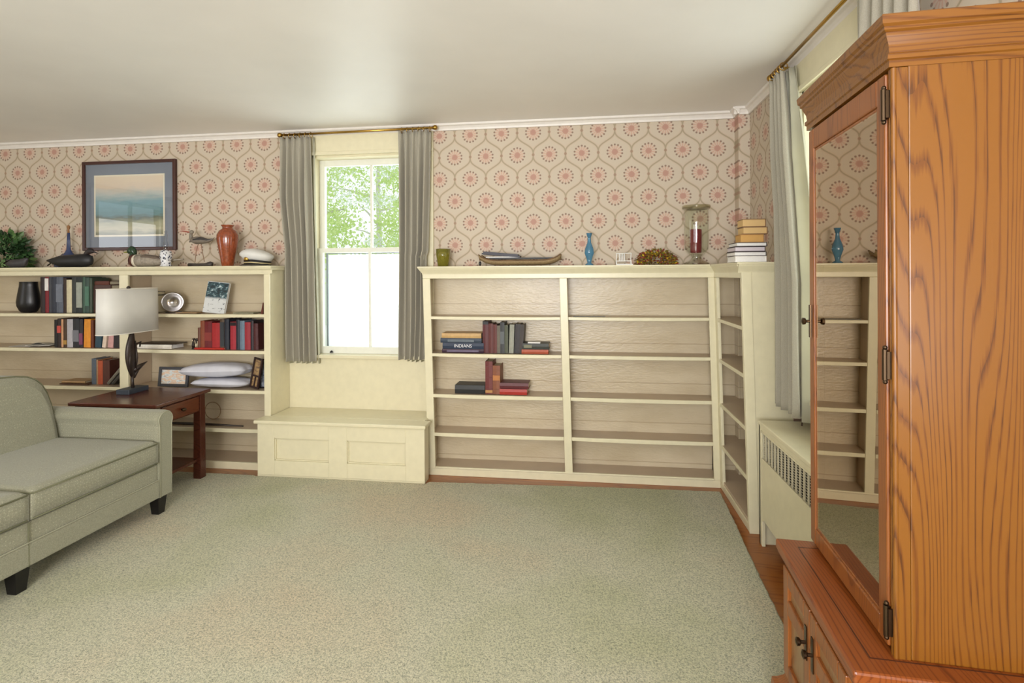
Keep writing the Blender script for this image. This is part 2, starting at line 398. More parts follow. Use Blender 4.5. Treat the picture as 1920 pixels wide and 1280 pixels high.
k = MB(); k.box(x0-.085, x0, YB-.022, YB, z0+.004, z1); k.box(x1, x1+.085, YB-.022, YB, z0+.004, z1); k.box(x0-.085, x1+.085, YB-.022, YB, z1, 2.552); k.box(x0-.09, x1+.09, YB-.034, YB-.0225, z1-.004, z1+.022)
struct('casing', k, M_cream, w1, bevel=.003)
struct('sill', MB().box(x0-.10, x1+.10, YB-.045, YO-.02, z0-.022, z0+.004), M_cream, w1, bevel=.004)
sash(w1, x0+.022, x1-.022, 1.635, z1-.02, YB+.085, YB+.12, rb=.035, name='upper_sash')
sash(w1, x0+.022, x1-.022, z0+.004, 1.672, YB+.045, YB+.08, rb=.055, rt=.035, name='lower_sash')
k = MB(); a, b = x0+.052, x1-.052; y = YB+.135
k.box(a, a+.012, y, y+.012, z0, 1.64); k.box(b-.012, b, y, y+.012, z0, 1.64); k.box(a+.012, b-.012, y, y+.012, 1.63, 1.64); k.box(a+.012, b-.012, y, y+.012, z0, z0+.02)
struct('screen_frame', k, plain('screen_frame_grey', (112, 118, 126), .5, metal=.2), w1)
def mk_screen():
    t = NT('insect_screen'); tr = t.n('ShaderNodeBsdfTransparent'); d = t.n('ShaderNodeBsdfTranslucent'); mx = t.n('ShaderNodeMixShader')
    d.inputs[0].default_value = (.72, .75, .78, 1); mx.inputs[0].default_value = .4
    t.l(tr.outputs[0], mx.inputs[1]); t.l(d.outputs[0], mx.inputs[2]); t.l(mx.outputs[0], t.out.inputs[0]); return t.m
struct('insect_screen', MB().box(a+.018, b-.018, y+.005, y+.0065, z0+.018, 1.622), mk_screen(), w1)
p = at(622, 658, Y=YB+.04)
k = MB(); k.lathe([(.014, 0), (.014, .004), (.010, .010), (.004, .016)], (p.x, YB+.036, z0+.012), 14); struct('sash_lift', k, M_black, w1, smooth=True)

w2 = wroot('window_2', (0, 0, 0))        # far window on the right wall
ya_, yb_, z0, z1 = FW
k = MB(); k.box(RX-.022, RX, ya_-.10, ya_, z0, z1); k.box(RX-.022, RX, yb_, yb_+.10, z0, z1); k.box(RX-.022, RX, ya_-.10, yb_+.10, z1, 2.552); k.box(RX-.034, RX-.0225, ya_-.105, yb_+.105, z1-.004, z1+.020); struct('casing', k, M_cream, w2, bevel=.003)
k = MB(); k.box(RX-.002, XO, ya_, ya_+.02, z0, z1); k.box(RX-.002, XO, yb_-.02, yb_, z0, z1); k.box(RX-.002, XO, ya_, yb_, z1-.02, z1); struct('jamb', k, M_cream, w2)
struct('sill', MB().box(RX-.05, XO, ya_-.12, yb_+.12, z0-.03, z0), M_cream, w2, bevel=.004)
k = MB()
for za, zb, xx in ((z0, 1.66, RX+.15), (1.62, z1-.02, RX+.19)):
    k.box(xx, xx+.035, ya_+.02, ya_+.065, za, zb); k.box(xx, xx+.035, yb_-.065, yb_-.02, za, zb); k.box(xx, xx+.035, ya_+.065, yb_-.065, zb-.04, zb); k.box(xx, xx+.035, ya_+.065, yb_-.065, za, za+.05)
struct('sash', k, M_sash, w2, bevel=.003)
struct('pane', MB().box(RX+.165, RX+.169, ya_+.06, yb_-.06, z0+.045, 1.63).box(RX+.205, RX+.209, ya_+.06, yb_-.06, 1.66, z1-.05), M_glasswin, w2)

w3 = wroot('window_3', (0, 0, 0))        # window on the left wall, seen mirrored in the picture glass
ya_, yb_, z0, z1 = LW
k = MB(); k.box(LX, LX+.02, ya_-.1, ya_, z0, z1+.1); k.box(LX, LX+.02, yb_, yb_+.1, z0, z1+.1); k.box(LX, LX+.02, ya_, yb_, z1, z1+.1); k.box(LX-.1, LX+.04, ya_-.1, yb_+.1, z0-.03, z0); struct('casing', k, M_white, w3)
k = MB(); ym = (ya_+yb_)/2
for q in (ya_+.02, ym, yb_-.02): k.box(LX-.08, LX-.05, q-.02, q+.02, z0, z1)
for q in (z0+.02, (z0+z1)/2, z1-.02): k.box(LX-.08, LX-.05, ya_, yb_, q-.02, q+.02)
struct('sash', k, M_sash, w3)

# ------------------------------------------------------------------ outdoors
struct('ground', MB().box(-40, 30, YO+.3, 60, -.6, -.5), plain('pale_driveway', (232, 232, 228), .8, var=.02))
def mk_fence():
    t = NT('pale_board_fence'); tc = t.n('ShaderNodeTexCoord'); sp = t.n('ShaderNodeSeparateXYZ'); t.l(tc.outputs['Object'], sp.inputs[0])
    g = t.m_('ABSOLUTE', t.m_('SUBTRACT', t.m_('FRACT', t.m_('DIVIDE', sp.outputs[0], .28)), .5))
    gr = t.m_('MULTIPLY_ADD', t.m_('SUBTRACT', .05, g), 20, .5, clamp=True)
    t.l(t.mix(gr, lin((214, 222, 208)), lin((180, 190, 176))), t.b.inputs['Base Color']); t.b.inputs['Roughness'].default_value = .8; return t.m
k = MB()
for i in range(120): k.box(-26+i*.28, -26+i*.28+.26, 20, 20.03, -.5, 2.15)
k.box(-26, 7.6, 20.03, 20.08, .1, .2); k.box(-26, 7.6, 20.03, 20.08, 1.6, 1.7)
tag(obj('fence', k, mk_fence()), 'pale vertical board fence outside, beyond the lower window sash', 'fence')
def tree(loc, h, r, mleaf, label, seed):
    rnd = random.Random(seed)
    t = thing('tree', label, 'tree', loc, 0, None)
    tr = MB(); tr.tube([(0, 0, 0), (.1, 0, h*.3), (0, .1, h*.6), (.1, 0, h*.9)], [.18, .14, .10, .03]);
    for i in range(9):
        a = i*2.4; z = h*(.3+.06*i); tr.tube([(0, 0, z), (math.cos(a)*r*.4, math.sin(a)*r*.4, z+.4), (math.cos(a)*r*.75, math.sin(a)*r*.75, z+.6)], [.06, .04, .015], 6)
    obj('trunk', tr, plain('hazed_bark', (200, 198, 184), .9), t)  # lightened so the haze sits in the bark colour
    lf = MB()
    clusters = [(rnd.uniform(-.85, .85)*r, rnd.uniform(-.85, .85)*r, h*(.30+.62*rnd.random())) for _ in range(90)]
    for cx, cy, cz in clusters:
        cr = .35+.3*rnd.random()
        for _ in range(130):
            d = Vector((rnd.gauss(0, 1), rnd.gauss(0, 1), rnd.gauss(0, .8)))*cr*.55; p = Vector((cx, cy, cz))+d
            u = Vector((rnd.gauss(0, 1), rnd.gauss(0, 1), rnd.gauss(0, 1))).normalized(); v = u.orthogonal().normalized(); s = .035+.04*rnd.random()
            lf.add([p-u*s, p-v*s*.5, p+u*s, p+v*s*.5], [(0, 1, 2, 3)])
    obj('foliage', lf, mleaf, t)
tree((-8.0, 14.0, -.5), 7.0, 2.0, M_leaf_out, 'leafy yellow-green tree outside, left in the upper window sash', 1)
tree((-4.2, 15.5, -.5), 6.6, 1.9, M_leaf_out, 'leafy green tree outside, right in the upper window sash', 2)
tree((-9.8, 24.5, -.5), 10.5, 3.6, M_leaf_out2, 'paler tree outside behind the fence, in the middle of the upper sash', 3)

# ------------------------------------------------------------------ bookcases
def lean(x, y, z): return (x+.0247*(1.45-z), y, z)
def strip(x0, x1, y0, y1, z0, z1, sag=0, n=16):
    m = MB(); rings = []
    for i in range(n+1):
        q = i/n; d = -sag*4*q*(1-q); x = x0+(x1-x0)*q
        rings.append([(x, y0, z0+d), (x, y1, z0), (x, y1, z1), (x, y0, z1+d)])
    return m.loft(rings)
YL, YR = 3.695, 3.765
bl = thing('bookcase', 'cream built-in bookcase left of the window, full of books and ornaments', 'bookcase', (-4.0, YL, 0))
def P(o, m, mat_, parent, **kw):    # world coordinates into the parent's frame
    L = Vector(parent.location); R = Matrix.Rotation(-parent.rotation_euler.z, 3, 'Z')
    m.v = [tuple(R @ (Vector(v)-L)) for v in m.v]
    return obj(o, m, mat_, parent, **kw)
BX0, BX1 = -5.95, -2.316
zt = 1.529
k = MB(); 
for a, b in ((BX0, BX0+.06), (-3.575, -3.500), (-2.367, BX1)): k.box(a, b, YL, YL+.02, .055, 1.465)
k.box(BX0, BX1, YL, YL+.02, 1.465, zt-.012); k.box(BX0, BX1, YL, YL+.02, .0, .055)
P('face_frame', k, M_cream, bl, bevel=.003)
P('side_panel', MB().box(BX1-.022, BX1, YL+.0205, YB-.013, 0, zt-.012), M_cream, bl)
P('divider', MB().box(-3.55, -3.525, YL+.02, YB-.02, .05, 1.46), M_shelf, bl)
P('back_panel', MB().box(BX0, BX1-.02, YB-.015, YB-.004, .04, 1.48), M_tan, bl)
P('top', MB().box(BX0, BX1+.018, YL-.022, YB-.002, zt-.012, zt), M_cream, bl, bevel=.003)
prof = [(YL+.001, 1.472), (YL+.001, zt-.012), (YL-.020, zt-.012), (YL-.018, zt-.020), (YL-.006, zt-.034), (YL-.002, 1.472)]
k = MB().prism(prof, 'X', BX0, BX1+.018); k.box(BX1, BX1+.014, YL, YB-.005, zt-.03, zt-.012); P('cornice', k, M_cream, bl)
SL = [1.166, .892, .595, .305]; TH = [.022, .024, .024, .026]
for z, th in zip(SL, TH):
    for a, b in ((BX0+.01, -3.55), (-3.525, BX1-.022)):
        P('shelf', strip(a, b, YL+.006, YB-.015, z-th, z, .004), M_shelf, bl, bevel=.003)
        P('shelf_edge', strip(a+.02, b-.02 if b < -3 else b-.024, YL+.000, YL+.0075, z-th, z+.0005, .004), M_cream, bl, bevel=.002)
for a, b in ((BX0+.01, -3.55), (-3.525, BX1-.022)): P('shelf', MB().box(a, b, YL+.01, YB-.015, .03, .05), M_shelf, bl)

br = thing('bookcase', 'cream built-in bookcase right of the window against the back wall', 'bookcase', (-.15, YR, 0))
RX0, RX1 = -1.166, .876
zt = 1.515
def RL(m): return m.map(lean)
k = MB(); k.box(RX0, -1.110, YR, YR+.02, .05, 1.426); k.box(-.172, -.118, YR, YR+.02, .05, 1.426); k.box(.835, RX1, YR, YR+.02, .05, 1.426)
k.box(RX0, RX1, YR, YR+.02, 1.426, zt-.012); k.box(RX0, RX1, YR, YR+.02, .0, .05); k.box(-1.108, .833, YR-.006, YR+.01, .052, .064)
P('face_frame', RL(k), M_cream, br, bevel=.003)
P('side_panel', RL(MB().box(RX0, RX0+.022, YR+.02, YB-.013, 0, zt-.01)), M_tan, br)
P('divider', RL(MB().box(-.157, -.133, YR+.02, YB-.02, .05, 1.45)), M_shelf, br)
P('back_panel', RL(MB().box(RX0+.02, .872, YB-.016, YB-.005, .04, 1.48)), M_tan, br)
P('top', RL(MB().box(RX0-.03, .846, YR-.028, YB-.004, zt-.012, zt)), M_cream, br, bevel=.003)
prof = [(YR+.001, 1.455), (YR+.001, zt-.012), (YR-.026, zt-.012), (YR-.022, zt-.022), (YR-.008, zt-.042), (YR-.003, 1.465)]
k = MB().prism(prof, 'X', RX0-.002, RX1); k.hexa([(RX0-.002, YR-.003, 1.465), (RX0, YR-.003, 1.465), (RX0, YB-.02, 1.465), (RX0-.002, YB-.02, 1.465)], [(RX0-.028, YR-.026, zt-.012), (RX0, YR-.026, zt-.012), (RX0, YB-.02, zt-.012), (RX0-.028, YB-.02, zt-.012)])
P('cornice', RL(k), M_cream, br)
SR = [1.152, .884, .588, .308, .062]; TR = [.020, .022, .023, .024, .02]
for i, (z, th) in enumerate(zip(SR, TR)):
    for a, b in ((RX0+.02, -.157), (-.133, .866)):
        P('shelf', RL(strip(a, b, YR+.006, YB-.016, z-th, z, .005 if i < 4 else 0)), M_shelf, br, bevel=.003)
        if i < 4: P('shelf_edge', RL(strip(a+.034 if a < -1 else a+.016, b-.017 if b < 0 else .835, YR, YR+.0075, z-th, z+.0005, .005)), M_cream, br, bevel=.002)

bs = thing('bookcase', 'narrow cream built-in bookcase turning the corner along the right wall', 'bookcase', (.88, 3.45, 0))
YE = 3.135; XI = .876
k = MB(); k.box(XI, XI+.02, YR-.055, YR+.02, .045, 1.426); k.box(XI, XI+.02, YE+.013, YE+.03, .045, 1.426); k.box(XI, XI+.02, YE+.013, YR+.02, 1.426, zt-.012); k.box(XI, XI+.02, YE+.013, YR+.02, 0, .045)
P('face_frame', RL(k), M_cream, bs, bevel=.003)
k = MB(); k.box(XI, RX-.004, YE-.006, YE+.012, .0, zt-.012); k.box(XI-.003, XI+.05, YE-.012, YE-.007, 0, 1.46); P('end_panel', RL(k), M_cream, bs, bevel=.003)
P('back_panel', MB().box(RX-.016, RX-.004, YE, 3.872, .04, 1.48).box(.90, RX-.08, YB-.016, YB-.005, .04, 1.48).box(1.056, 1.0665, 3.866, YB-.018, .04, 1.48).box(1.068, RX-.018, 3.866, 3.8755, .04, 1.48), M_tan, bs)
P('top', RL(MB().box(XI-.03, RX-.03, YE-.032, 3.872, zt-.012, zt+.0)), M_cream, bs, bevel=.003)
k = MB().prism([(XI+.001, 1.455), (XI+.001, zt-.012), (XI-.026, zt-.012), (XI-.022, zt-.022), (XI-.008, zt-.042), (XI-.003, 1.465)], 'Y', YE-.004, YR)
k.prism([(YE-.005, 1.455), (YE-.005, zt-.012), (YE-.032, zt-.012), (YE-.028, zt-.022), (YE-.014, zt-.042), (YE-.009, 1.465)], 'X', XI-.02, RX-.035); P('cornice', RL(k), M_cream, bs)
for i, (z, th) in enumerate(zip(SR, TR)):
    P('shelf', RL(MB().box(XI+.006, RX-.045, YE+.012, YB-.018, z-th, z)), M_shelf, bs, bevel=.003)
    if i < 4: P('shelf_edge', RL(MB().box(XI, XI+.0075, YE+.03, YR-.055, z-th, z+.0005)), M_cream, bs, bevel=.002)

# window seat
ws = thing('window_seat', 'cream panelled window seat box beneath the back window', 'window seat', (-1.72, 3.77, 0))
sx0, sx1, sy = -2.345, -1.098, 3.575
k = MB(); k.box(sx0+.006, sx1-.006, sy+.022, 3.69, 0, .388)
P('box', k, M_cream, ws, bevel=.002)
k = MB(); f0, f1 = sy, sy+.0225
cols = [(-2.215, -1.80), (-1.665, -1.235)]; za, zb = .125, .285
xs_ = [sx0, cols[0][0], cols[0][1], cols[1][0], cols[1][1], sx1]
for a, b in ((0, 1), (2, 3), (4, 5)): k.box(xs_[a], xs_[b], f0, f1, .02, .388)
for a, b in cols: k.box(a, b, f0, f1, .02, za); k.box(a, b, f0, f1, zb, .388)
for a, b in cols:
    for q in ((a, a+.008, za, zb), (b-.008, b, za, zb), (a, b, za, za+.008), (a, b, zb-.008, zb)): k.box(q[0], q[1], f0+.010, f1, q[2], q[3])
P('front_panel', k, M_cream, ws, bevel=.002)
P('base_strip', MB().box(sx0, sx1, sy, sy+.0225, 0, .0195), M_cream, ws)
P('seat_lid', MB().box(sx0-.018, sx1+.012, sy-.022, 3.690, .390, .414).box(-2.312, -1.128, 3.69, YB-.014, .390, .414), M_cream, ws, bevel=.006)

# ------------------------------------------------------------------ curtains and rods
def curtain(loc, along, out, prof_w, zt_, zb_, folds, label, group=None, lining=None, amp=.034, name='curtain'):
    """along: direction of the rod, out: into the room; prof_w(t) -> (start, end) along the rod at height t (0 top, 1 bottom)"""
    t = thing(name, label, 'curtain', loc, 0, group); A, O = Vector(along), Vector(out)
    def pt(u, v, off=0, extra=0):
        s0, s1 = prof_w(v); s = s0+(s1-s0)*u
        a = amp*(.45+.55*min(1, v*4))*(1+.25*math.sin(9*u+2*v))
        ph = 2*PI*folds*(u+.02*math.sin(3*v+5*u)*v)
        d = a*math.sin(ph)+.003*math.sin(ph*2.3+4*v)
        s += .006*math.cos(ph)*(.3+v)
        if v < .06: d += .006*math.sin(2*PI*folds*3*u)*(1-v/.06)
        z = zt_+(zb_+extra-zt_)*v
        return tuple(A*s+O*(d+off)+Vector((0, 0, z)))
    obj('panel', MB().grid(lambda u, v: pt(u, v), folds*16, 40), M_curtain, t, smooth=True, solid=.003)
    if lining is not None:
        obj('lining', MB().grid(lambda u, v: pt(lining[0]+(lining[1]-lining[0])*u, v, -.045, -.020), 60, 24), M_lining, t, smooth=True, solid=.002)
    return t
YC = 3.90
def cx(px, py): return at(px, py, Y=YC).x
a0, a1, b0, b1 = cx(526, 262), cx(582, 262), cx(533, 678), cx(593, 676)
ox = (a0+a1)/2
curtain((ox, YC, 0), (1, 0, 0), (0, -1, 0), lambda v: (max(a0+(b0-a0)*v, -2.30 if v > .5 else -2.40+.2*v)-ox, (a1+(b1-a1)*v**1.2)-ox), 2.535, at(560, 677, Y=YC).z, 5, 'grey pinch-pleat curtain at the left side of the back window', 'curtains of the back window', (0.05, 1.08))
c0, c1, d0, d1 = cx(747, 256), cx(808, 254), cx(748, 676), cx(797, 674)
ox2 = (c0+c1)/2
curtain((ox2, YC, 0), (1, 0, 0), (0, -1, 0), lambda v: ((c0+(d0-c0)*v)-ox2+.012*math.sin(PI*v), min(c1+(d1-c1)*v, 9 if v < .55 else -1.178)-ox2), 2.545, at(770, 674, Y=YC).z, 5, 'grey pinch-pleat curtain at the right side of the back window', 'curtains of the back window', (.3, .95))
def rod(p0, p1, label, ringspans, axis, group=None, rr=.0085):
    p0, p1 = Vector(p0), Vector(p1); mid = (p0+p1)/2; t = thing('curtain_rod', label, 'curtain rod', mid, 0, group)
    obj('pole', MB().tube([p0-mid, p1-mid], rr, 12), M_brass, t, smooth=True)
    d = (p1-p0).normalized()
    for q, s in ((p0, -1), (p1, 1)):
        c = q-mid+d*s*.016; m = MB().ball(c, .019); m.tube([q-mid, q-mid+d*s*.008], .014, 12); obj('finial', m, M_brass, t, smooth=True)
    for a, b, n in ringspans:
        for i in range(n):
            c = p0.lerp(p1, a+(b-a)*i/(n-1))-mid
            obj('ring', MB().torus(c-Vector((0, 0, .010)), .020, .0026, axis), M_brass, t, smooth=True)
    for a in (.1, .9):
        c = p0.lerp(p1, a)-mid; w_ = Vector((0, 1, 0)) if axis == 'X' else Vector((1, 0, 0))
        obj('bracket', MB().tube([c, c+w_*(.048)], .006, 8), M_brass, t)
    return t
zr = 2.553
rod((at(528, 259, Y=3.895).x, 3.895, zr), (at(812, 246, Y=3.895).x, 3.895, zr+.008), 'brass curtain rod with ball finials above the back window', [(.02, .20, 6), (.80, .98, 6)], 'X')

XC = 1.052
e0, e1 = at(1452, 140, X=XC).y, at(1492, 150, X=XC).y
curtain((XC, 3.0, 0), (0, 1, 0), (-1, 0, 0), lambda v: (2.99+(2.78-2.99)*min(1, v*1.6)-3.0, 3.20-.10*min(1, v/.42)-3.0), 2.54, .735, 4, 'long grey curtain beside the radiator on the right wall', 'curtains of the right-hand window', (-.10, .75), amp=.028)
curtain((XC, 2.1, 0), (0, 1, 0), (-1, 0, 0), lambda v: (1.84-.02*v-2.1, 2.22-.02*v-2.1), 2.54, .735, 5, 'long grey curtain mostly hidden behind the top of the oak cabinet', 'curtains of the right-hand window', None, amp=.028)
rod((XC, 3.17, 2.555), (XC, 1.86, 2.555), 'brass curtain rod on the right wall above the oak cabinet', [(.02, .14, 5), (.74, .98, 6)], 'Y')
k = MB().torus((0, 0, 0), .016, .004, 'Y').torus((0, -.022, 0), .016, .004, 'Y')

# curtain cord
p = at(1502, 757, X=1.09)
tag(obj('cord', MB().tube([(1.10, 2.90, .80), (1.098, 2.895, .76), (1.10, 2.885, .72), (1.095, 2.885, .675)], .004, 6), plain('cord_brown', (70, 52, 38), .8)), 'short dark cord hanging below the right curtain above the radiator cover', 'cord')

# ------------------------------------------------------------------ radiator cover
rc = thing('radiator_cover', 'cream radiator cover with slotted grille under the right-hand window', 'radiator cover', (1.0, 2.5, 0))
rx, ry0, ry1, rz = .932, 2.0, 3.028, .66
g0, g1 = 2.18, 2.985
k = MB()
k.box(rx, rx+.018, g1, ry1, 0, rz-.02); k.box(rx, rx+.018, ry0, g0, 0, rz-.02)
k.box(rx, rx+.018, g0, g1, .613, rz-.02)
# lower board with an arched foot opening
pts = [(g1, .468), (g0, .468), (g0, .0), (2.30, .0), (2.34, .10), (2.9, .13), (2.955, .17), (g1, .12)]
k2 = MB().prism([(g1, .468), (g1, .135), (2.95, .150), (2.86, .145), (2.30, .145), (2.26, .0), (g0, 0), (g0, .468)], 'X', rx, rx+.018)
k2.v = list(k2.v); k.add(k2.v, k2.f)
k.box(rx, RX+.15, ry1-.018, ry1, 0, rz-.02); k.box(rx, RX-.02, ry0, ry0+.018, 0, rz-.02)
P('casing', k, M_cream, rc, bevel=.002)
P('top', MB().box(rx-.004, RX+.155, ry0+.125, ry1+.004, rz-.022, rz), M_cream, rc, bevel=.005)
k = MB(); N = 18
for i in range(N+1):
    y = g0+(g1-g0)*i/N; k.box(rx+.004, rx+.009, y-.0065, y+.0065, .468, .613)
for i in range(1, 12): z = .468+.145*i/12; k.box(rx+.0095, rx+.0115, g0, g1, z-.0012, z+.0012)
P('grille', k, plain('grille_metal', (196, 188, 162), .45), rc)
k = MB()
for q in ((g0, g1, .608, .618), (g0, g1, .463, .473)): k.box(rx-.003, rx+.002, *q)
k.box(rx-.003, rx+.002, g1-.002, g1+.006, .463, .618); P('grille_frame', k, M_cream, rc)
k = MB()
for i in range(12): k.box(1.0, 1.12, 2.15+i*.07, 2.15+i*.07+.045, .08, .60)
k.box(1.04, 1.08, 2.12, 2.96, .05, .08); k.box(1.04, 1.07, 2.93, 2.97, 0, .6)
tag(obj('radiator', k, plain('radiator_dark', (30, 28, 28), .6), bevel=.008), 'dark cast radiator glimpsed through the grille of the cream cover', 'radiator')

# ------------------------------------------------------------------ oak display cabinet
ang = -math.atan2(.0402, .5855)
hc = thing('display_cabinet', 'honey oak curio cabinet with glass door, at the right edge of the photo', 'cabinet', (.560, 1.210, 0), ang)
H = lambda name, m, mt, par=hc, **kw: obj(name, m, mt, par, **kw)
DW, DD = .586, .50
zc = .61
# counter
H('counter', MB().box(0, DD, 0, DW, zc-.030, zc), M_oak_y, bevel=.006)
H('counter_edge', MB().box(.004, DD, .004, DW-.004, zc-.040, zc-.030), M_oak_y, bevel=.004)
m = MB(); g_ = .050
m.box(g_, g_+.003, g_, DW-g_, zc, zc+.0008); m.box(g_+.003, DD, g_, g_+.003, zc, zc+.0008); m.box(g_+.003, DD, DW-g_-.003, DW-g_, zc, zc+.0008)
H('inlay', m, plain('dark_inlay', (70, 32, 14), .4))
# base carcass
b0, b1 = .030, DW-.030; bx = .022
k = MB(); k.box(bx+.012, DD-.01, b0, b0+.02, .20, zc-.04); k.box(bx+.012, DD-.01, b1-.02, b1, .20, zc-.04); k.box(DD-.02, DD-.01, b0, b1, .20, zc-.04); k.box(bx+.012, DD-.01, b0, b1, .20, .22)
H('base_carcass', k, M_oak)
k = MB(); 
for a, b in ((b0-.002, b0+.028), (b1-.028, b1+.002), ((b0+b1)/2-.006, (b0+b1)/2+.006)): k.box(bx, bx+.02, a, b, .20, zc-.04)
k.box(bx, bx+.02, b0, b1, .20, .225); k.box(bx, bx+.02, b0, b1, zc-.05, zc-.04); H('base_frame', k, M_oak_f, bevel=.002)
for i, (a, b) in enumerate(((b0+.030, (b0+b1)/2-.003), ((b0+b1)/2+.003, b1-.030))):
    k = MB(); st = .045; za, zb = .232, zc-.052; zmid = .450
    k.box(bx-.016, bx, a, a+st, za, zb); k.box(bx-.016, bx, b-st, b, za, zb)
    for z_ in ((za, za+.045), (zb-.045, zb), (zmid-.022, zmid+.022)): k.box(bx-.016, bx, a+st, b-st, *z_)
    d = H('door', k, M_oak_f, bevel=.003)
    p_ = MB()
    for zz in ((za+.045, zmid-.022), (zmid+.022, zb-.045)):
        p_.box(bx-.006, bx, a+st, b-st, *zz)
    H('door_panel', p_, M_oak_p, d)
    yk = b-.022 if i == 0 else a+.022; zk = zmid+.008
    m = MB()
    m.tube([(bx-.016, yk, zk), (bx-.030, yk, zk)], .0045, 10); m.tube([(bx-.029, yk, zk), (bx-.033, yk, zk), (bx-.040, yk, zk), (bx-.043, yk, zk)], [.004, .010, .011, .004], 14)
    m.box(bx-.0185, bx-.016, yk-.007, yk+.007, zk-.045, zk+.045)
    H('knob', m, M_pull, d, smooth=False)
# flared plinth
k = MB(); fl = [(0, .21), (-.006, .195), (-.022, .175), (-.034, .165), (-.036, .14), (-.036, .0145)]
for (o0, z0_), (o1, z1_) in zip(fl[:-1], fl[1:]):
    def rg(o, z): return [(bx+o, b0+o, z), (DD-.01, b0+o, z), (DD-.01, b1-o, z), (bx+o, b1-o, z)]
    k.loft([rg(o0, z0_), rg(o1, z1_)])
H('plinth', k, M_oak_f)
# upper carcass
ux, u0, u1, uz0, uz1 = .113, .059, .583, zc, 1.912; UD = .46
H('side_panel', MB().box(ux+.022, UD, u0, u0+.02, uz0, uz1), M_oak, bevel=.003)
H('side_panel', MB().box(ux+.022, UD, u1-.02, u1, uz0, uz1), M_oak, bevel=.003)
H('back_panel', MB().box(UD-.012, UD, u0+.02, u1-.02, uz0, uz1), plain('dark_interior', (60, 42, 28), .7))
H('bottom_panel', MB().box(ux+.022, UD-.012, u0+.02, u1-.02, uz0, uz0+.02), M_oak_y)
for z_ in (.95, 1.27, 1.58): H('glass_shelf', MB().box(ux+.05, UD-.015, u0+.022, u1-.022, z_, z_+.006), glass('shelf_glass', (.9, .96, .94)))
k = MB(); k.box(ux-.008, ux+.0215, u0, u0+.0215, uz0, uz1-.015); k.box(ux+.002, ux+.0215, u1-.022, u1, uz0, uz1-.031); k.box(ux+.002, ux+.0215, u0+.022, u1, uz1-.03, uz1-.001)
k.tube([(ux-.005, u0+.004, uz0), (ux-.005, u0+.004, uz1-.015)], .006, 10); k.tube([(ux-.008, u0+.013, uz0), (ux-.008, u0+.013, uz1-.015)], .0025, 8)
H('corner_post', k, M_oak, bevel=.002)
# glass door
da, db, dz0, dz1 = u0+.0225, u1-.010, uz0+.012, uz1-.020
st = .040
k = MB(); k.box(ux-.014, ux, da, da+st, dz0, dz1); k.box(ux-.014, ux, db-st, db, dz0, dz1); k.box(ux-.014, ux, da+st, db-st, dz1-.062, dz1); k.box(ux-.014, ux, da+st, db-st, dz0, dz0+.050)
door = H('glass_door', k, M_oak_f, bevel=.004)
k = MB()
ia, ib, iz0, iz1 = da+st, db-st, dz0+.050, dz1-.062
for q in ((ia, ia+.009, iz0, iz1), (ib-.009, ib, iz0, iz1), (ia, ib, iz0, iz0+.009), (ia, ib, iz1-.009, iz1)): k.box(ux-.011, ux-.002, *q)
H('glass_bead', k, M_oak_f, door, bevel=.003)
H('glass_pane', MB().box(ux-.010, ux-.006, ia+.002, ib-.002, iz0+.002, iz1-.002), glass('cabinet_glass', (.55, .5, .45), 1.9, 2.4, gcol=(1, .86, .70)), door)
k = MB(); zk = at(1522, 607, X=.66).z
k.tube([(ux-.018, db-.020, zk), (ux-.030, db-.020, zk)], .0045, 10); k.tube([(ux-.029, db-.020, zk), (ux-.033, db-.020, zk), (ux-.040, db-.020, zk), (ux-.043, db-.020, zk)], [.004, .010, .011, .004], 14); k.box(ux-.0205, ux-.018, db-.027, db-.013, zk-.05, zk+.05)
H('door_knob', k, M_pull, door)
for px_, py_ in ((1672, 203), (1673, 680), (1674, 1147)):
    z_ = 1.45+(at(px_, py_, X=.535).z-1.45)*1.29
    m = MB(); hx, hy = ux-.018, u0+.018; m.tube([(hx, hy, z_-.034), (hx, hy, z_+.034)], .0062, 10); m.ball((hx, hy, z_+.038), .005); m.ball((hx, hy, z_-.038), .005); m.box(ux-.016, ux-.0145, hy, hy+.016, z_-.030, z_+.030); m.box(hx, ux-.008, hy-.010, hy, z_-.030, z_+.030)
    H('hinge', m, M_pull, smooth=False)
# cornice, mitred rings
k = MB(); CP = [(.002, uz1-.014), (.002, uz1), (.006, uz1+.003), (.006, uz1+.013), (.001, uz1+.017), (.003, uz1+.034), (.011, uz1+.052), (.012, uz1+.058), (.017, uz1+.062), (.017, uz1+.069), (.022, uz1+.074), (.024, uz1+.091), (.022, uz1+.094)]
rings = [[(ux-.014-o, u0-o, z), (UD, u0-o, z), (UD, u1+o, z), (ux-.014-o, u1+o, z)] for o, z in CP]
k.loft(rings); H('cornice', k, M_oak_x)

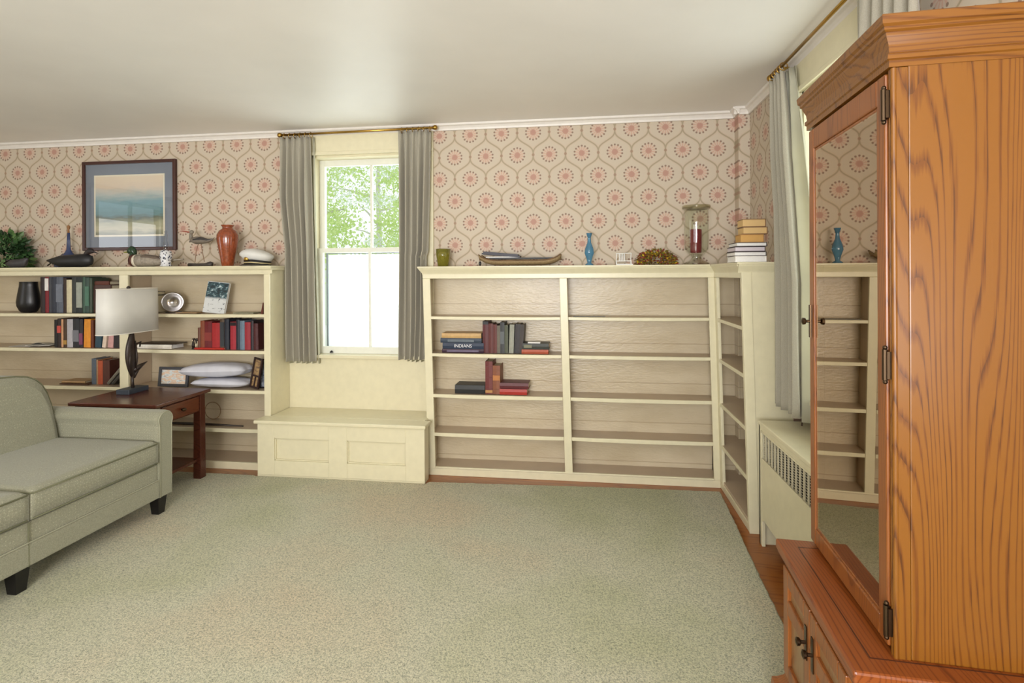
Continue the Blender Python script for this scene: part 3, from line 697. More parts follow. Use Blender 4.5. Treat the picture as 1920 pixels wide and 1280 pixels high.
# ------------------------------------------------------------------ sofa
so = thing('sofa', 'sage green fabric sofa with rolled-edge arm at the left', 'sofa', (-2.9, 1.75, 0))
XF = -2.52
def cushion(x0, x1, y0, y1, z0, z1, r=.03, crown=.012, front_bulge=.01):
    """soft box: rounded, crowned"""
    m = MB(); nx, ny = 14, 16; 
    def ringpt(u, v, top):
        x = x0+(x1-x0)*u; y = y0+(y1-y0)*v
        e = min(min(u, 1-u)*(x1-x0), min(v, 1-v)*(y1-y0))
        q = max(0, 1-e/r); d = r*(1-math.sqrt(max(0, 1-q*q)))
        c = crown*math.sin(PI*u)*math.sin(PI*v)
        return (x, y, (z1-d+c) if top else (z0+d*.5))
    m.grid(lambda u, v: ringpt(u, v, True), nx*2, ny*2); m.grid(lambda u, v: ringpt(u, v, False), nx*2, ny*2)
    # side wall
    N = 2
    def side(path):
        for a, b in path: pass
    vs = len(m.v)
    per = []
    K = 32
    nu, nv = nx*2, ny*2
    idx = [(i, 0) for i in range(nu)]+[(nu, j) for j in range(nv)]+[(nu-i, nv) for i in range(nu)]+[(0, nv-j) for j in range(nv)]
    tp = [j*(nu+1)+i for i, j in idx]; off = (nu+1)*(nv+1)
    for a in range(len(tp)):
        b = (a+1) % len(tp); m.f.append((tp[a], tp[b], tp[b]+off, tp[a]+off))
    return m
ys = [2.862, 2.118, 1.374, .63]
for i in range(3):
    y1_, y0_ = ys[i]-.004, ys[i+1]+.004
    c_ = P('seat_cushion', cushion(-3.22, XF+.010, y0_, y1_, .332, .480, .022, .016), M_sofa, so, smooth=True)
    for z_ in (.462, .347):
        loop = [(-3.2, y0_+.004, z_), (XF+.004, y0_+.004, z_), (XF+.012, y0_+.010, z_), (XF+.012, y1_-.010, z_), (XF+.004, y1_-.004, z_), (-3.2, y1_-.004, z_)]
        P('welting', MB().tube(loop, .0045, 6), M_welt, c_) if False else obj('welting', MB().tube([tuple(Vector(q)-Vector(so.location)) for q in loop], .0042, 6), M_welt, c_, smooth=True)
k = MB(); k.box(-3.3, XF-.004, .60, 2.868, .236, .332); P('seat_rail', k, M_sofa, so, bevel=.006)
k = MB(); k.box(-3.3, XF+.002, .52, 2.885, .128, .236); P('lower_rail', k, M_sofa, so, bevel=.010)
P('rail_welt', MB().tube([(XF+.001, .55, .238), (XF+.001, 2.87, .238)], .004, 6), plain('pale_sage_welt', (158, 156, 134), .8), so)
k = MB()
for y in (2.118, 1.374): k.box(XF-.003, XF+.0035, y-.0012, y+.0012, .13, .332)
P('seam', k, M_welt, so)
def arm(y0, y1, s):
    prof = []
    r = (y1-y0)/2; yc = (y0+y1)/2
    prof = [(y0, .128), (y1, .128), (y1+.002, .56)]
    for i in range(9):
        a = PI*i/8; prof.append((yc+(r+.012)*math.cos(a), .595+.048*math.sin(a)))
    prof += [(y0-.002, .56)]
    m = MB(); rings = []
    for x, g in ((-3.36, 0), (-3.2, 0), (XF-.02, 0), (XF-.005, -.003), (XF+.004, -.010)):
        rings.append([(x, yc+(y-yc)*(1+g/r), z+g*.5 if z > .2 else z) for y, z in prof])
    m.loft(rings); a_ = P('arm', m, M_sofa, so, smooth=False, bevel=.006)
    # welt outlining the arm front
    loop = [(XF+.004, y, z) for y, z in prof[1:]]+[(XF+.004, y0, .13)]
    loop = [(x, yc+(y-yc)*.80, z-.008 if z > .2 else z) for x, y, z in loop]
    obj('piping', MB().tube([tuple(Vector(q)-Vector(so.location)) for q in loop], .0035, 6), plain('pale_sage_welt', (158, 156, 134), .8), a_, smooth=True)
arm(2.868, 2.978, 1); arm(.50, .612, -1)
# tight back with rounded upper corner, leaning
def backpt(y, z, x): return (x-(z-.44)*.22, y, z)
out = [(2.866, .44), (2.868, .58), (2.864, .68), (2.852, .75), (2.832, .805), (2.80, .842), (2.76, .864), (2.70, .877), (2.60, .886), (2.45, .894), (2.3, .900), (1.9, .91), (1.3, .91), (.95, .9), (.75, .86), (.66, .78), (.63, .65), (.63, .44)]
def shrink(d):
    cy_, cz_ = 1.75, .60
    return [(y-math.copysign(min(d, abs(y-cy_)), y-cy_), z-(d if z > .5 else 0)) for y, z in out]
k = MB(); rings = [[backpt(y, z, -3.16) for y, z in shrink(.05)], [backpt(y, z, -3.145-.005) for y, z in shrink(.045)], [backpt(y, z, -3.175) for y, z in shrink(.012)], [backpt(y, z, -3.20) for y, z in shrink(0)], [backpt(y, z, -3.34) for y, z in shrink(0)], [backpt(y, z, -3.37) for y, z in shrink(.02)]]
P('backrest', k.loft(rings[1:]), M_sofa, so, smooth=False, bevel=.008)
P('back_welt', MB().tube([backpt(y, z+.0, -3.186) for y, z in shrink(.004)], .0045, 6), M_welt, so, smooth=True)
P('back_base', MB().box(-3.42, -3.2, .55, 2.93, .128, .46), M_sofa, so, bevel=.01)
for (x, y) in ((-2.575, 2.928), (-2.575, 2.112), (-2.575, .56), (-3.34, 2.928), (-3.34, .56)):
    a, b = .034, .024
    m = MB().hexa([(x-b, y-b, .0141), (x+b, y-b, .0141), (x+b, y+b, .0141), (x-b, y+b, .0141)], [(x-a, y-a, .130), (x+a, y-a, .130), (x+a, y+a, .130), (x-a, y+a, .130)])
    P('leg', m, M_black, so, bevel=.002)

# ------------------------------------------------------------------ end table
et = thing('end_table', 'dark cherry end table with drawer and lower shelf behind the sofa arm', 'table', (-3.0, 3.28, 0))
tx0, tx1, ty0, ty1, tz = -3.31, -2.675, 3.03, 3.53, .642
P('tabletop', MB().box(tx0, tx1, ty0, ty1, tz-.024, tz), M_table, et, bevel=.005)
k = MB(); k.box(tx0+.05, tx1-.05, ty0+.04, ty0+.055, tz-.15, tz-.024); k.box(tx0+.05, tx1-.05, ty1-.055, ty1-.04, tz-.15, tz-.024); k.box(tx0+.045, tx0+.06, ty0+.05, ty1-.05, tz-.15, tz-.024)
k.box(tx1-.052, tx1-.042, ty0+.06, ty1-.06, tz-.15, tz-.024); P('apron', k, M_table, et)
for x in (tx0+.03, tx1-.030-.052):
    for y in (ty0+.022, ty1-.022-.05):
        zb_ = .0141 if y < 3.4 or True else 0
        P('leg', MB().hexa([(x-.003, y-.003, zb_), (x+.055, y-.003, zb_), (x+.055, y+.053, zb_), (x-.003, y+.053, zb_)], [(x, y, tz-.024), (x+.052, y, tz-.024), (x+.052, y+.05, tz-.024), (x, y+.05, tz-.024)]), M_table, et, bevel=.003)
P('lower_shelf', MB().box(tx0+.05, tx1-.05, ty0+.05, ty1-.05, .135, .155), M_table, et, bevel=.003)
dr = P('drawer', MB().box(tx1-.046, tx1-.030, ty0+.082, ty1-.082, tz-.142, tz-.038), M_table_d, et, bevel=.004)
m = MB(); yk, zk = (ty0+ty1)/2, tz-.09
m.tube([(tx1-.03, yk, zk), (tx1-.015, yk, zk)], .005, 8); m.ball((tx1-.010, yk, zk), .013, .018, .012); m.v = [tuple(Vector(v)-Vector(et.location)) for v in m.v]
obj('knob', m, M_pull, dr, smooth=True)

# ------------------------------------------------------------------ table lamp
lc = at(249, 735, Z=tz)
lp = thing('table_lamp', 'table lamp with oval off-white shade and dark carved figure stem', 'lamp', (lc.x, lc.y, tz), PI/2)
lp_y = lc.y
z_at = lambda py, px=240: at(px, py, Y=lp_y).z-tz
xm = lambda px: at(px, 640, Y=lp_y).x-lc.x
obj('base', MB().box(-.085, .085, -.05, .05, 0, .034), plain('slate_blue_base', (48, 54, 62), .5, var=.2), lp, bevel=.004)
zsb, zst = z_at(622), z_at(541)
k = MB(); zz = zsb+.02
# tall leaf-shaped figure with a slot, bowed
rings = []
for i in range(15):
    q = i/14; z = .10+(zz-.10)*q; wv_ = .008+.032*math.sin(PI*min(1, q*1.04))**.8; cxo = -.018*math.sin(PI*q)-.0
    rings.append([(cxo+wv_*math.cos(2*PI*j/12), .016*math.sin(PI*q)**.5*math.sin(2*PI*j/12)+.004*math.sin(2*PI*j/12), z) for j in range(12)])
k.loft(rings); k.tube([(0, 0, .03), (.0, 0, .07), (-.002, 0, .12)], [.012, .008, .011], 10)
k.tube([(-.03, -.012, .12), (-.040, -.015, .22), (-.030, -.015, .33)], [.004, .006, .003], 8)
k.tube([(.012, -.012, .14), (.018, -.018, .24), (.008, -.016, .36)], [.004, .007, .003], 8)
obj('carved_figure', k, M_dark, lp, smooth=True)
k = MB(); k.tube([(.005, 0, .15), (.05, -.01, .175), (.105, -.02, .20)], [.018, .016, .002], 8); k.tube([(.01, 0, .10), (.04, 0, .15), (.09, -.01, .185)], [.008, .012, .003], 8)
k.tube([(.005, 0, .33), (.04, 0, .335), (.062, -.004, .345), (.058, -.004, .31)], [.010, .008, .009, .004], 8)
obj('wing', k, M_dark, lp, smooth=True)
W2 = .225; sc = -.01
def se(t, a, b, n=3.0):
    c, s_ = math.cos(t), math.sin(t); return (math.copysign(abs(c)**(2/n), c)*a, math.copysign(abs(s_)**(2/n), s_)*b)
k = MB(); seg = 56
for dz, inn in ((0, 0),):
    R0 = [tuple(Vector(se(2*PI*j/seg, W2*1.0, .085)).to_3d()+Vector((sc, .02, zsb))) for j in range(seg)]
    R1 = [tuple(Vector(se(2*PI*j/seg, W2*.98, .083)).to_3d()+Vector((sc, .02, zst))) for j in range(seg)]
k.loft([R0, R1], True, False)
sh = obj('lamp_shade', k, M_shade, lp, smooth=True, solid=.003)
for R_ in (R0, R1): obj('shade_trim', MB().tube([R_[j] for j in range(seg)]+[R_[0]], .003, 6), plain('shade_trim', (228, 222, 210), .7), sh)
k = MB(); k.tube([(sc, .02, zsb-.01), (sc, .02, zst-.005)], .006, 8); k.tube([(sc-W2*.9, .02, zst-.01), (sc+W2*.9, .02, zst-.01)], .002, 6); obj('harp', k, M_brass, lp)
k = MB().lathe([(.004, 0), (.012, .006), (.014, .012), (.008, .02), (.002, .024)], (sc, .02, zst-.004), 12); obj('finial', k, M_dark, lp, smooth=True)

# ------------------------------------------------------------------ framed picture
Yp = YB-.002
q0, q1, q2 = at(154, 303, Y=Yp-.02), at(329, 303, Y=Yp-.02), at(157, 471, Y=Yp-.02)
pf = thing('framed_picture', 'framed seascape print with blue mat on the wall above the left bookcase', 'picture', ((q0.x+q1.x)/2, Yp-.012, (q0.z+q2.z)/2))
pw, ph = (q1.x-q0.x)/2, (q0.z-q2.z)/2-.004; ft = .026
k = MB(); k.box(-pw, -pw+ft, -.014, .012, -ph, ph); k.box(pw-ft, pw, -.014, .012, -ph, ph); k.box(-pw+ft, pw-ft, -.014, .012, ph-ft, ph); k.box(-pw+ft, pw-ft, -.014, .012, -ph, -ph+ft)
obj('frame', k, plain('dark_cherry_frame', (66, 34, 26), .3), pf, bevel=.004)
obj('mat_board', MB().box(-pw+ft-.003, pw-ft+.003, .000, .004, -ph+ft-.003, ph-ft+.003), plain('blue_grey_mat', (112, 120, 132), .8), pf)
iw0, iw1, iz0, iz1 = -pw+.105, pw-.105, -ph+.115, ph-.115
obj('inner_mat', MB().box(iw0, iw1, -.0015, 0, iz0, iz1), plain('cream_mat', (218, 210, 188), .8), pf)
def mk_sea(h0, h1):
    t = NT('seascape_print'); tc = t.n('ShaderNodeTexCoord'); sp = t.n('ShaderNodeSeparateXYZ'); t.l(tc.outputs['Object'], sp.inputs[0])
    z = t.m_('DIVIDE', t.m_('SUBTRACT', sp.outputs[2], h0), h1-h0)
    nz = t.noise(t.coord((3, 1, 14)), 3, 4)
    z2 = t.m_('ADD', z, t.m_('MULTIPLY', t.m_('SUBTRACT', nz, .5), .16))
    col = t.ramp(z2, [(.04, lin((120, 122, 100))), (.12, lin((176, 170, 140))), (.22, lin((150, 150, 120))), (.30, lin((88, 98, 84))), (.36, lin((96, 132, 136))), (.55, lin((112, 150, 160))), (.68, lin((168, 176, 172))), (.8, lin((206, 190, 170))), (1, lin((216, 200, 174)))])
    t.l(col, t.b.inputs['Base Color']); t.b.inputs['Roughness'].default_value = .7; return t.m
obj('print', MB().box(iw0+.014, iw1-.014, -.0025, -.0015, iz0+.014, iz1-.014), mk_sea(iz0, iz1), pf)
obj('glazing', MB().box(-pw+ft-.002, pw-ft+.002, -.008, -.006, -ph+ft-.002, ph-ft+.002), glass('picture_glass', (1, 1, 1), 1.6, 1.5), pf)

# ------------------------------------------------------------------ books
PAGE = plain('book_pages', (214, 204, 176), .8, var=.06, nscale=90)
PAGEW = plain('white_pages', (232, 230, 226), .7, var=.03, nscale=90)
def cover(rgb): return plain('cover_%d_%d_%d' % rgb, rgb, .5, var=.10, nscale=40)
def book(label, loc, w, h, d, rgb, lean_=0, band=None, pages=None, group=None, flat=False, rotz=0, title=None, ribs=0):
    """upright: w thickness along x, h tall, d deep (+y); flat: w long along x, h thick, spine to the front"""
    t = thing('book', label, 'book', loc, rotz, group)
    t.rotation_euler = Euler((0, lean_, rotz), 'XYZ')
    bt = .003; m = MB()
    if not flat:
        m.box(-w/2, -w/2+bt, 0, d, 0, h); m.box(w/2-bt, w/2, 0, d, 0, h)
        sp = [(-w/2, .004), (-w/2+bt*.6, -.001), (0, -.004), (w/2-bt*.6, -.001), (w/2, .004)]
        m.loft([[(x, y, z) for x, y in sp]+[(w/2-bt, .006, z), (-w/2+bt, .006, z)] for z in (0, h)])
        for i in range(ribs): z = h*(.16+.68*i/(max(1, ribs-1))); m.box(-w/2+.001, w/2-.001, -.0060, -.002, z-.0022, z+.0022)
        pg = MB().box(-w/2+bt, w/2-bt, .005, d-.004, .004, h-.004)
    else:
        m.box(-w/2, w/2, 0, d, 0, bt); m.box(-w/2, w/2, 0, d, h-bt, h)
        m.loft([[(x, .005, 0), (x, -.001, .0), (x, -.005, h/2), (x, -.001, h), (x, .005, h)] for x in (-w/2, w/2)])
        pg = MB().box(-w/2+.004, w/2-.004, .004, d-.004, bt, h-bt)
    c_ = obj('cover', m, cover(rgb), t)
    obj('pages', pg, pages or PAGE, t)
    if band:
        z0b, z1b, col = band
        if not flat: obj('spine_label', MB().box(-w/2+.001, w/2-.001, -.0055, -.001, h*z0b, h*z1b), cover(col), c_)
        else: obj('spine_label', MB().box(-w/2+w*z0b, -w/2+w*z1b, -.0062, -.001, h*.25, h*.75), cover(col), c_)
    if title:
        txt, col, size = title
        cu = bpy.data.curves.new('t', 'FONT'); cu.body = txt; cu.size = size; cu.align_x = 'CENTER'; cu.align_y = 'CENTER'; cu.extrude = .0004
        to = bpy.data.objects.new('t', cu); C.objects.link(to); dg = bpy.context.evaluated_depsgraph_get(); dg.update()
        me = bpy.data.meshes.new_from_object(to.evaluated_get(dg)); bpy.data.objects.remove(to)
        me.materials.clear(); me.materials.append(cover(col))
        o = bpy.data.objects.new('lettering', me); C.objects.link(o); o.parent = c_
        o.rotation_euler = (PI/2, 0, 0) if flat else (PI/2, -PI/2 if False else PI/2, 0); o.location = (0, -.0058, h/2)
    return t
def row(items, zs, Y, group, py0, depth=.15):
    """items: (px left, px right, py top, colour, label, band, lean px at the top, ribs)"""
    for it in items:
        x0p, x1p, yt, rgb, label = it[:5]; band = it[5] if len(it) > 5 else None; ln = it[6] if len(it) > 6 else 0; rb = it[7] if len(it) > 7 else 0
        a, b = at(x0p, py0, Y=Y), at(x1p, py0, Y=Y); tp = at((x0p+x1p)/2, yt, Y=Y).z
        lim = min([q for q in [z-t for z, t in (zip(SR, TR) if x0p > 700 else zip(SL, TH))]+[1.462 if x0p < 700 else 1.42] if q > zs+.02])-.007
        h = min(tp, lim)-zs; w = b.x-a.x-.0006
        ang_ = math.atan2(ln*Y/F, h) if ln else 0
        x = (a.x+b.x)/2
        if ang_ > 0: zoff = math.sin(ang_)*w/2
        else: zoff = math.sin(-ang_)*w/2
        book(label, (x, Y, zs+.0006+zoff), w, (h-zoff)/math.cos(ang_)*.995, depth, rgb, ang_, band, group=group, ribs=rb)

G1 = 'books standing on the top shelf of the left bookcase'
row([(76, 85, 519, (34, 20, 22), 'thin black book first in the top-left shelf row, beside the black vase'),
     (85, 92, 517, (120, 24, 34), 'red and white spined book near the black vase, top shelf', (.62, .96, (224, 220, 214))),
     (92, 97, 518, (60, 62, 68), 'narrow dark grey book right of the red and white one, top-left shelf'),
     (97, 106, 519, (38, 44, 58), 'navy book with faint lettering between two greys, top-left shelf'),
     (106, 119, 519, (84, 90, 102), 'wide blue-grey book on the top-left shelf', (.3, .8, (104, 110, 122))),
     (119, 125, 521, (52, 34, 26), 'thin dark brown book left of the cream one, top-left shelf'),
     (125, 135, 524, (200, 190, 158), 'cream book among dark ones on the top-left shelf'),
     (135, 144, 519, (44, 48, 46), 'charcoal book right of the cream one, top-left shelf'),
     (144, 155, 519, (28, 36, 36), 'black-green book with white lettered spine, top-left shelf', (.15, .85, (150, 154, 142))),
     (155, 160, 519, (60, 84, 70), 'thin green book, top-left shelf'),
     (160, 168, 520, (52, 74, 66), 'dark green book, top-left shelf', (.2, .75, (70, 110, 90))),
     (168, 173, 521, (66, 76, 62), 'olive book last before the lamp shade, top-left shelf')], SL[0], YL+.05, G1, 586)
row([(102, 108, 599, (20, 18, 20), 'thin black book first in the second-shelf row'),
     (108, 115, 597, (40, 28, 28), 'dark book with a red patch on its spine, second shelf left', (.5, .75, (190, 72, 60))),
     (115, 119, 598, (200, 150, 110), 'thin tan book, second shelf left'),
     (119, 126, 598, (70, 48, 30), 'brown book with gold bands, second shelf left', (.1, .25, (170, 130, 60))),
     (126, 137, 598, (172, 168, 172), 'pale grey book, second shelf left'),
     (137, 149, 597, (34, 34, 40), 'black book with white ornaments, second shelf left', (.2, .6, (110, 110, 116))),
     (149, 156, 598, (42, 40, 48), 'dark slate book left of the orange one, second shelf', (.1, .5, (120, 60, 90))),
     (157, 170, 598, (214, 138, 38), 'bright orange book, second shelf left', None, 2),
     (170, 176, 600, (96, 46, 22), 'rust brown book right of the orange one, second shelf'),
     (178, 190, 604, (38, 66, 80), 'teal book leaning under the lamp shade', None, 3),
     (191, 198, 604, (216, 196, 176), 'cream spined book leaning right under the lamp shade', None, 8),
     (202, 212, 604, (196, 150, 146), 'pink book leaning right under the lamp shade', None, 6),
     (213, 225, 606, (34, 28, 32), 'black book against the divider, second shelf left')], SL[1], YL+.05, 'books standing on the second shelf of the left bookcase', 656)
row([(371, 376, 614, (96, 54, 34), 'narrow brown book at the left end of the red row, second shelf right'),
     (376, 384, 601, (128, 64, 36), 'tan leather book in the red row, second shelf right'),
     (384, 398, 602, (104, 28, 32), 'broad maroon book, second shelf right', (.3, .6, (130, 50, 44))),
     (398, 413, 605, (160, 36, 38), 'bright red book, second shelf right'),
     (413, 421, 598, (84, 66, 48), 'dark olive-brown tall book, second shelf right', (.1, .9, (52, 56, 60))),
     (421, 430, 598, (36, 40, 50), 'tall navy-black book between reds, second shelf right'),
     (432, 443, 603, (156, 38, 50), 'crimson book with black top label, second shelf right', (.86, .98, (30, 20, 24))),
     (443, 450, 599, (30, 38, 50), 'dark navy book left of the blue-grey one, second shelf right'),
     (450, 459, 601, (104, 122, 138), 'blue-grey book among the reds, second shelf right'),
     (459, 470, 604, (148, 44, 54), 'dull red book, third from the right end, second shelf right'),
     (470, 476, 601, (40, 28, 34), 'thin black-red book, second shelf right'),
     (476, 485, 606, (74, 30, 32), 'dark maroon book at the right end, second shelf right', None, -1, 3)], SL[1], YL+.055, 'books standing on the second shelf right of the lamp', 658)
row([(172, 181, 672, (92, 102, 114), 'blue-grey book standing on the third shelf behind the lamp'),
     (181, 184, 674, (180, 140, 100), 'thin tan book on the third shelf behind the lamp'),
     (184, 193, 676, (184, 84, 50), 'orange-red book on the third shelf behind the lamp'),
     (193, 206, 675, (84, 44, 34), 'dark brown book on the third shelf behind the lamp')], SL[2], YL+.08, 'books behind the lamp on the third shelf', 728, .13)
for px0, px1, rgb, lab, an in ((198, 206, (110, 104, 92), 'grey book slumping to the right behind the lamp, third shelf', .75), (207, 214, (56, 52, 46), 'dark book slumping under the grey one behind the lamp', .80)):
    a, b = at(px0, 727, Y=YL+.06), at(px1, 727, Y=YL+.06)
    book(lab, ((a.x+b.x)/2, YL+.06, SL[2]+.012), .022, .20, .12, rgb, an)
# flat items, left bookcase
def flat(label, px0, px1, pyt, zs, Y, d, rgb, h=None, **kw):
    a, b = at(px0, pyt, Y=Y), at(px1, pyt, Y=Y); hh = h or (a.z+b.z)/2-zs
    return book(label, ((a.x+b.x)/2, Y, zs+.0006), b.x-a.x, hh, d, rgb, 0, flat=True, **kw)
flat('brown book lying flat on others, top shelf behind the lamp shade', 178, 205, 524, 1.42-.032, YL+.07, .14, (96, 52, 40), h=.03)
flat('lower brown book lying under another behind the lamp shade', 174, 208, 530, SL[0], YL+.065, .15, (70, 44, 36), h=1.42-.033-SL[0])
flat('black book lying flat behind the lamp shade left of the divider', 186, 222, 530, SL[0], YL+.24, .02, (26, 22, 22), h=.21) if False else None
k = flat('black book on the pile just right of the divider, top shelf', 246, 282, 528, SL[0]+.14, YL+.06, .15, (30, 26, 26), h=.028)
k = flat('brown album under the black book, right of the divider, top shelf', 242, 284, 534, SL[0], YL+.055, .15, (46, 34, 30), h=.139)
flat('white book lying flat on the second shelf right of the lamp', 258, 322, 646, SL[1], YL+.04, .13, (222, 216, 204), pages=PAGEW)
flat('dark thin book resting on the white one right of the lamp', 262, 330, 641, at(290, 646, Y=YL+.04).z+.002, YL+.045, .12, (60, 46, 34), h=.008)
flat('red booklet lying under the figurine, second shelf right', 365, 420, 651, SL[1], YL+.03, .022, (178, 44, 34), h=.014)
flat('brown magazine on the third shelf by the sofa back', 112, 166, 719, SL[2], YL+.05, .14, (92, 62, 44))
flat('tan magazine topmost of the two by the sofa back', 116, 160, 711, at(140, 719, Y=YL+.05).z+.002, YL+.06, .12, (176, 140, 96), h=.016)
# loose papers on the second shelf left
a = at(18, 655, Y=YL+.04)
k = MB()
for i, (dx, dy, r_) in enumerate(((0, 0, .1), (.10, .02, -.2), (.16, .0, .3))):
    c_, s_ = math.cos(r_), math.sin(r_); z = SL[1]+.001+.003*i
    pts = [(-.09, -.02), (.09, -.02), (.09, .12), (-.09, .12)]
    q = [(a.x+.08+dx+x*c_-y*s_, a.y+.03+dy+x*s_+y*c_) for x, y in pts]
    k.hexa([(x, y, z) for x, y in q], [(x, y, z+.0025) for x, y in q])
tag(obj('papers', k, plain('loose_paper', (206, 202, 196), .7)), 'loose papers lying at the left of the second shelf', 'paper')
k = MB().grid(lambda u, v: (a.x+.20+.16*(u-.5), a.y+.06+.08*v, SL[1]+.010+.018*math.sin(PI*u)*(1-v*.5)), 10, 4)
tag(obj('paper', k, plain('crumpled_paper', (176, 172, 160), .7), solid=.001), 'curled sheet of paper propped on the loose papers, second shelf', 'paper')
# objects of the top-left shelf
a = at(54, 586, Y=YL+.12)
vz = a.z-SL[0]
h_ = at(54, 528, Y=YL+.12).z-SL[0]
k = MB().lathe([(.055, 0), (.068, .01), (.088, h_*.20), (.092, h_*.34), (.082, h_*.6), (.070, h_*.85), (.068, h_*.98), (.071, h_), (.064, h_), (.06, h_*.9)], (a.x, YL+.12, SL[0]+.0006), 36, sy=.75)
tag(obj('vase', k, plain('matte_black_vase', (20, 20, 22), .35), smooth=True), 'squat black vase at the left of the top shelf', 'vase')
a = at(318, 585, Y=YL+.10); r = .072
t = thing('plate', 'silver round dish standing on edge on the top shelf', 'plate', (a.x, YL+.14, SL[0]+.001), .45)
k = MB(); rings = []
for rr, yy in ((.001, -.010), (.022, -.010), (.030, -.022), (.050, -.014), (.070, -.022), (.079, -.020), (.081, -.015), (.070, -.012), (.02, 0), (.001, 0)):
    rings.append([(rr*math.cos(2*PI*j/40), yy, .082+rr*math.sin(2*PI*j/40)) for j in range(40)])
k.loft(rings); obj('dish', k, plain('silver', (200, 196, 196), .22, metal=1), t, smooth=True)
obj('stand', MB().box(-.05, .05, -.02, .035, 0, .008).box(-.035, .035, .0, .006, 0, .05), M_dark, t)
# leaning picture book
a, b = at(379, 585, Y=YL+.08), at(417, 585, Y=YL+.08); hh = at(400, 528, Y=YL+.12).z-SL[0]
t = thing('book', 'large book propped upright with black and white wave cover, top shelf right', 'book', ((a.x+b.x)/2, YL+.09, SL[0]+.002), .12); t.rotation_euler = (-.16, .10, .10)
wv_ = (b.x-a.x)/2
obj('cover', MB().box(-wv_, wv_, 0, .003, 0, hh).box(-wv_, wv_, .019, .022, 0, hh), cover((206, 208, 206)), t)
obj('pages', MB().box(-wv_+.002, wv_-.003, .003, .019, .002, hh-.002), PAGEW, t)
def mk_wave():
    tt = NT('wave_cover'); n_ = tt.noise(tt.coord((1, 1, 1.6)), 26, 4, .7); sp = tt.n('ShaderNodeSeparateXYZ'); tc = tt.n('ShaderNodeTexCoord'); tt.l(tc.outputs['Object'], sp.inputs[0])
    z = tt.m_('ADD', sp.outputs[2], tt.m_('MULTIPLY', tt.m_('SUBTRACT', n_, .5), .05))
    dark = tt.m_('MULTIPLY_ADD', tt.m_('SUBTRACT', z, hh*.48), 60, .5, clamp=True)
    top = tt.ramp(n_, [(.42, lin((26, 40, 44))), (.55, lin((50, 84, 92))), (.62, lin((190, 206, 206)))])
    bot = tt.ramp(n_, [(.36, lin((70, 76, 80))), (.44, lin((206, 208, 206)))])
    tt.l(tt.mix(dark, bot, top), tt.b.inputs['Base Color']); return tt.m
obj('cover_picture', MB().box(-wv_+.002, wv_-.002, -.001, 0, .01, hh-.004), mk_wave(), t)
for px0, px1, lab in ((333, 372, 'thin tan booklet lying left of the propped wave book'), (440, 478, 'thin grey-green booklet lying at the right of the top shelf')):
    a, b = at(px0, 585, Y=YL+.07), at(px1, 585, Y=YL+.07)
    tag(obj('booklet', MB().box(a.x, b.x, YL+.05, YL+.16, SL[0]+.0006, SL[0]+.009), cover((150, 120, 84) if px0 < 400 else (140, 138, 112)), bevel=.001), lab, 'booklet')
a = at(491, 585, Y=YL+.05)
k = MB().loft([[(a.x-.010, YL+.05, SL[0]+.001), (a.x+.008, YL+.05, SL[0]+.001), (a.x+.008, YL+.07, SL[0]+.001), (a.x-.010, YL+.07, SL[0]+.001)], [(a.x+.004, YL+.055, SL[0]+.085), (a.x+.008, YL+.055, SL[0]+.085), (a.x+.008, YL+.065, SL[0]+.085), (a.x+.004, YL+.065, SL[0]+.085)]])
tag(obj('wedge', k, cover((96, 44, 30))), 'small red-brown wedge against the right end of the top shelf', 'ornament')
# figurine
a = at(363, 655, Y=YL+.05)
t = thing('figurine', 'small dark figurine pair left of the red books, second shelf', 'figurine', (a.x, YL+.06, SL[1]+.001))
k = MB(); k.lathe([(.02, 0), (.018, .008), (.010, .012)], (0, 0, 0), 12, cap=True); k.lathe([(.010, .01), (.012, .03), (.008, .05), (.010, .055)], (-.010, 0, 0), 12); k.ball((-.012, 0, .068), .010, .010, .012); k.tube([(.004, 0, .02), (.016, 0, .05), (.006, 0, .075), (-.004, 0, .08)], .005, 8); k.ball((.022, 0, .07), .012)
obj('body', k, M_dark, t, smooth=True); obj('face', MB().ball((-.012, -.008, .066), .005, .004, .007).ball((.020, -.010, .03), .008, .006, .014), cover((206, 190, 160)), t, smooth=True)
# third shelf right : frame, pillows, two dark frames
def photo_frame(label, loc, w, h, rgb, rot, inner, ft=.016, multi=False, name='photo_frame'):
    t = thing(name, label, 'photo frame', loc, 0); t.rotation_euler = rot
    k = MB(); k.box(-w/2, -w/2+ft, 0, .015, 0, h); k.box(w/2-ft, w/2, 0, .015, 0, h); k.box(-w/2+ft, w/2-ft, 0, .015, 0, ft); k.box(-w/2+ft, w/2-ft, 0, .015, h-ft, h)
    if multi: k.box(-.005, .005, 0, .015, ft, h*.4); k.box(-w/2+ft, w/2-ft, 0, .015, h*.38, h*.38+.012)
    obj('frame', k, cover(rgb), t, bevel=.002)
    obj('photograph', MB().box(-w/2+ft, w/2-ft, .008, .011, ft, h-ft), inner, t)
    obj('backing', MB().box(-w/2+.004, w/2-.004, .011, .017, .004, h-.004), M_black, t)
    return t
def mk_photo(name, cols, sc=(2, 2, 6)):
    tt = NT(name); n_ = tt.noise(tt.coord(sc), 9, 3, .6); tt.l(tt.ramp(n_, [(.3+.4*i/(len(cols)-1), lin(c)) for i, c in enumerate(cols)]), tt.b.inputs['Base Color']); tt.b.inputs['Roughness'].default_value = .3; return tt.m
a, b = at(295, 733, Y=YL+.05), at(351, 733, Y=YL+.05); hp = at(320, 688, Y=YL+.07).z-SL[2]
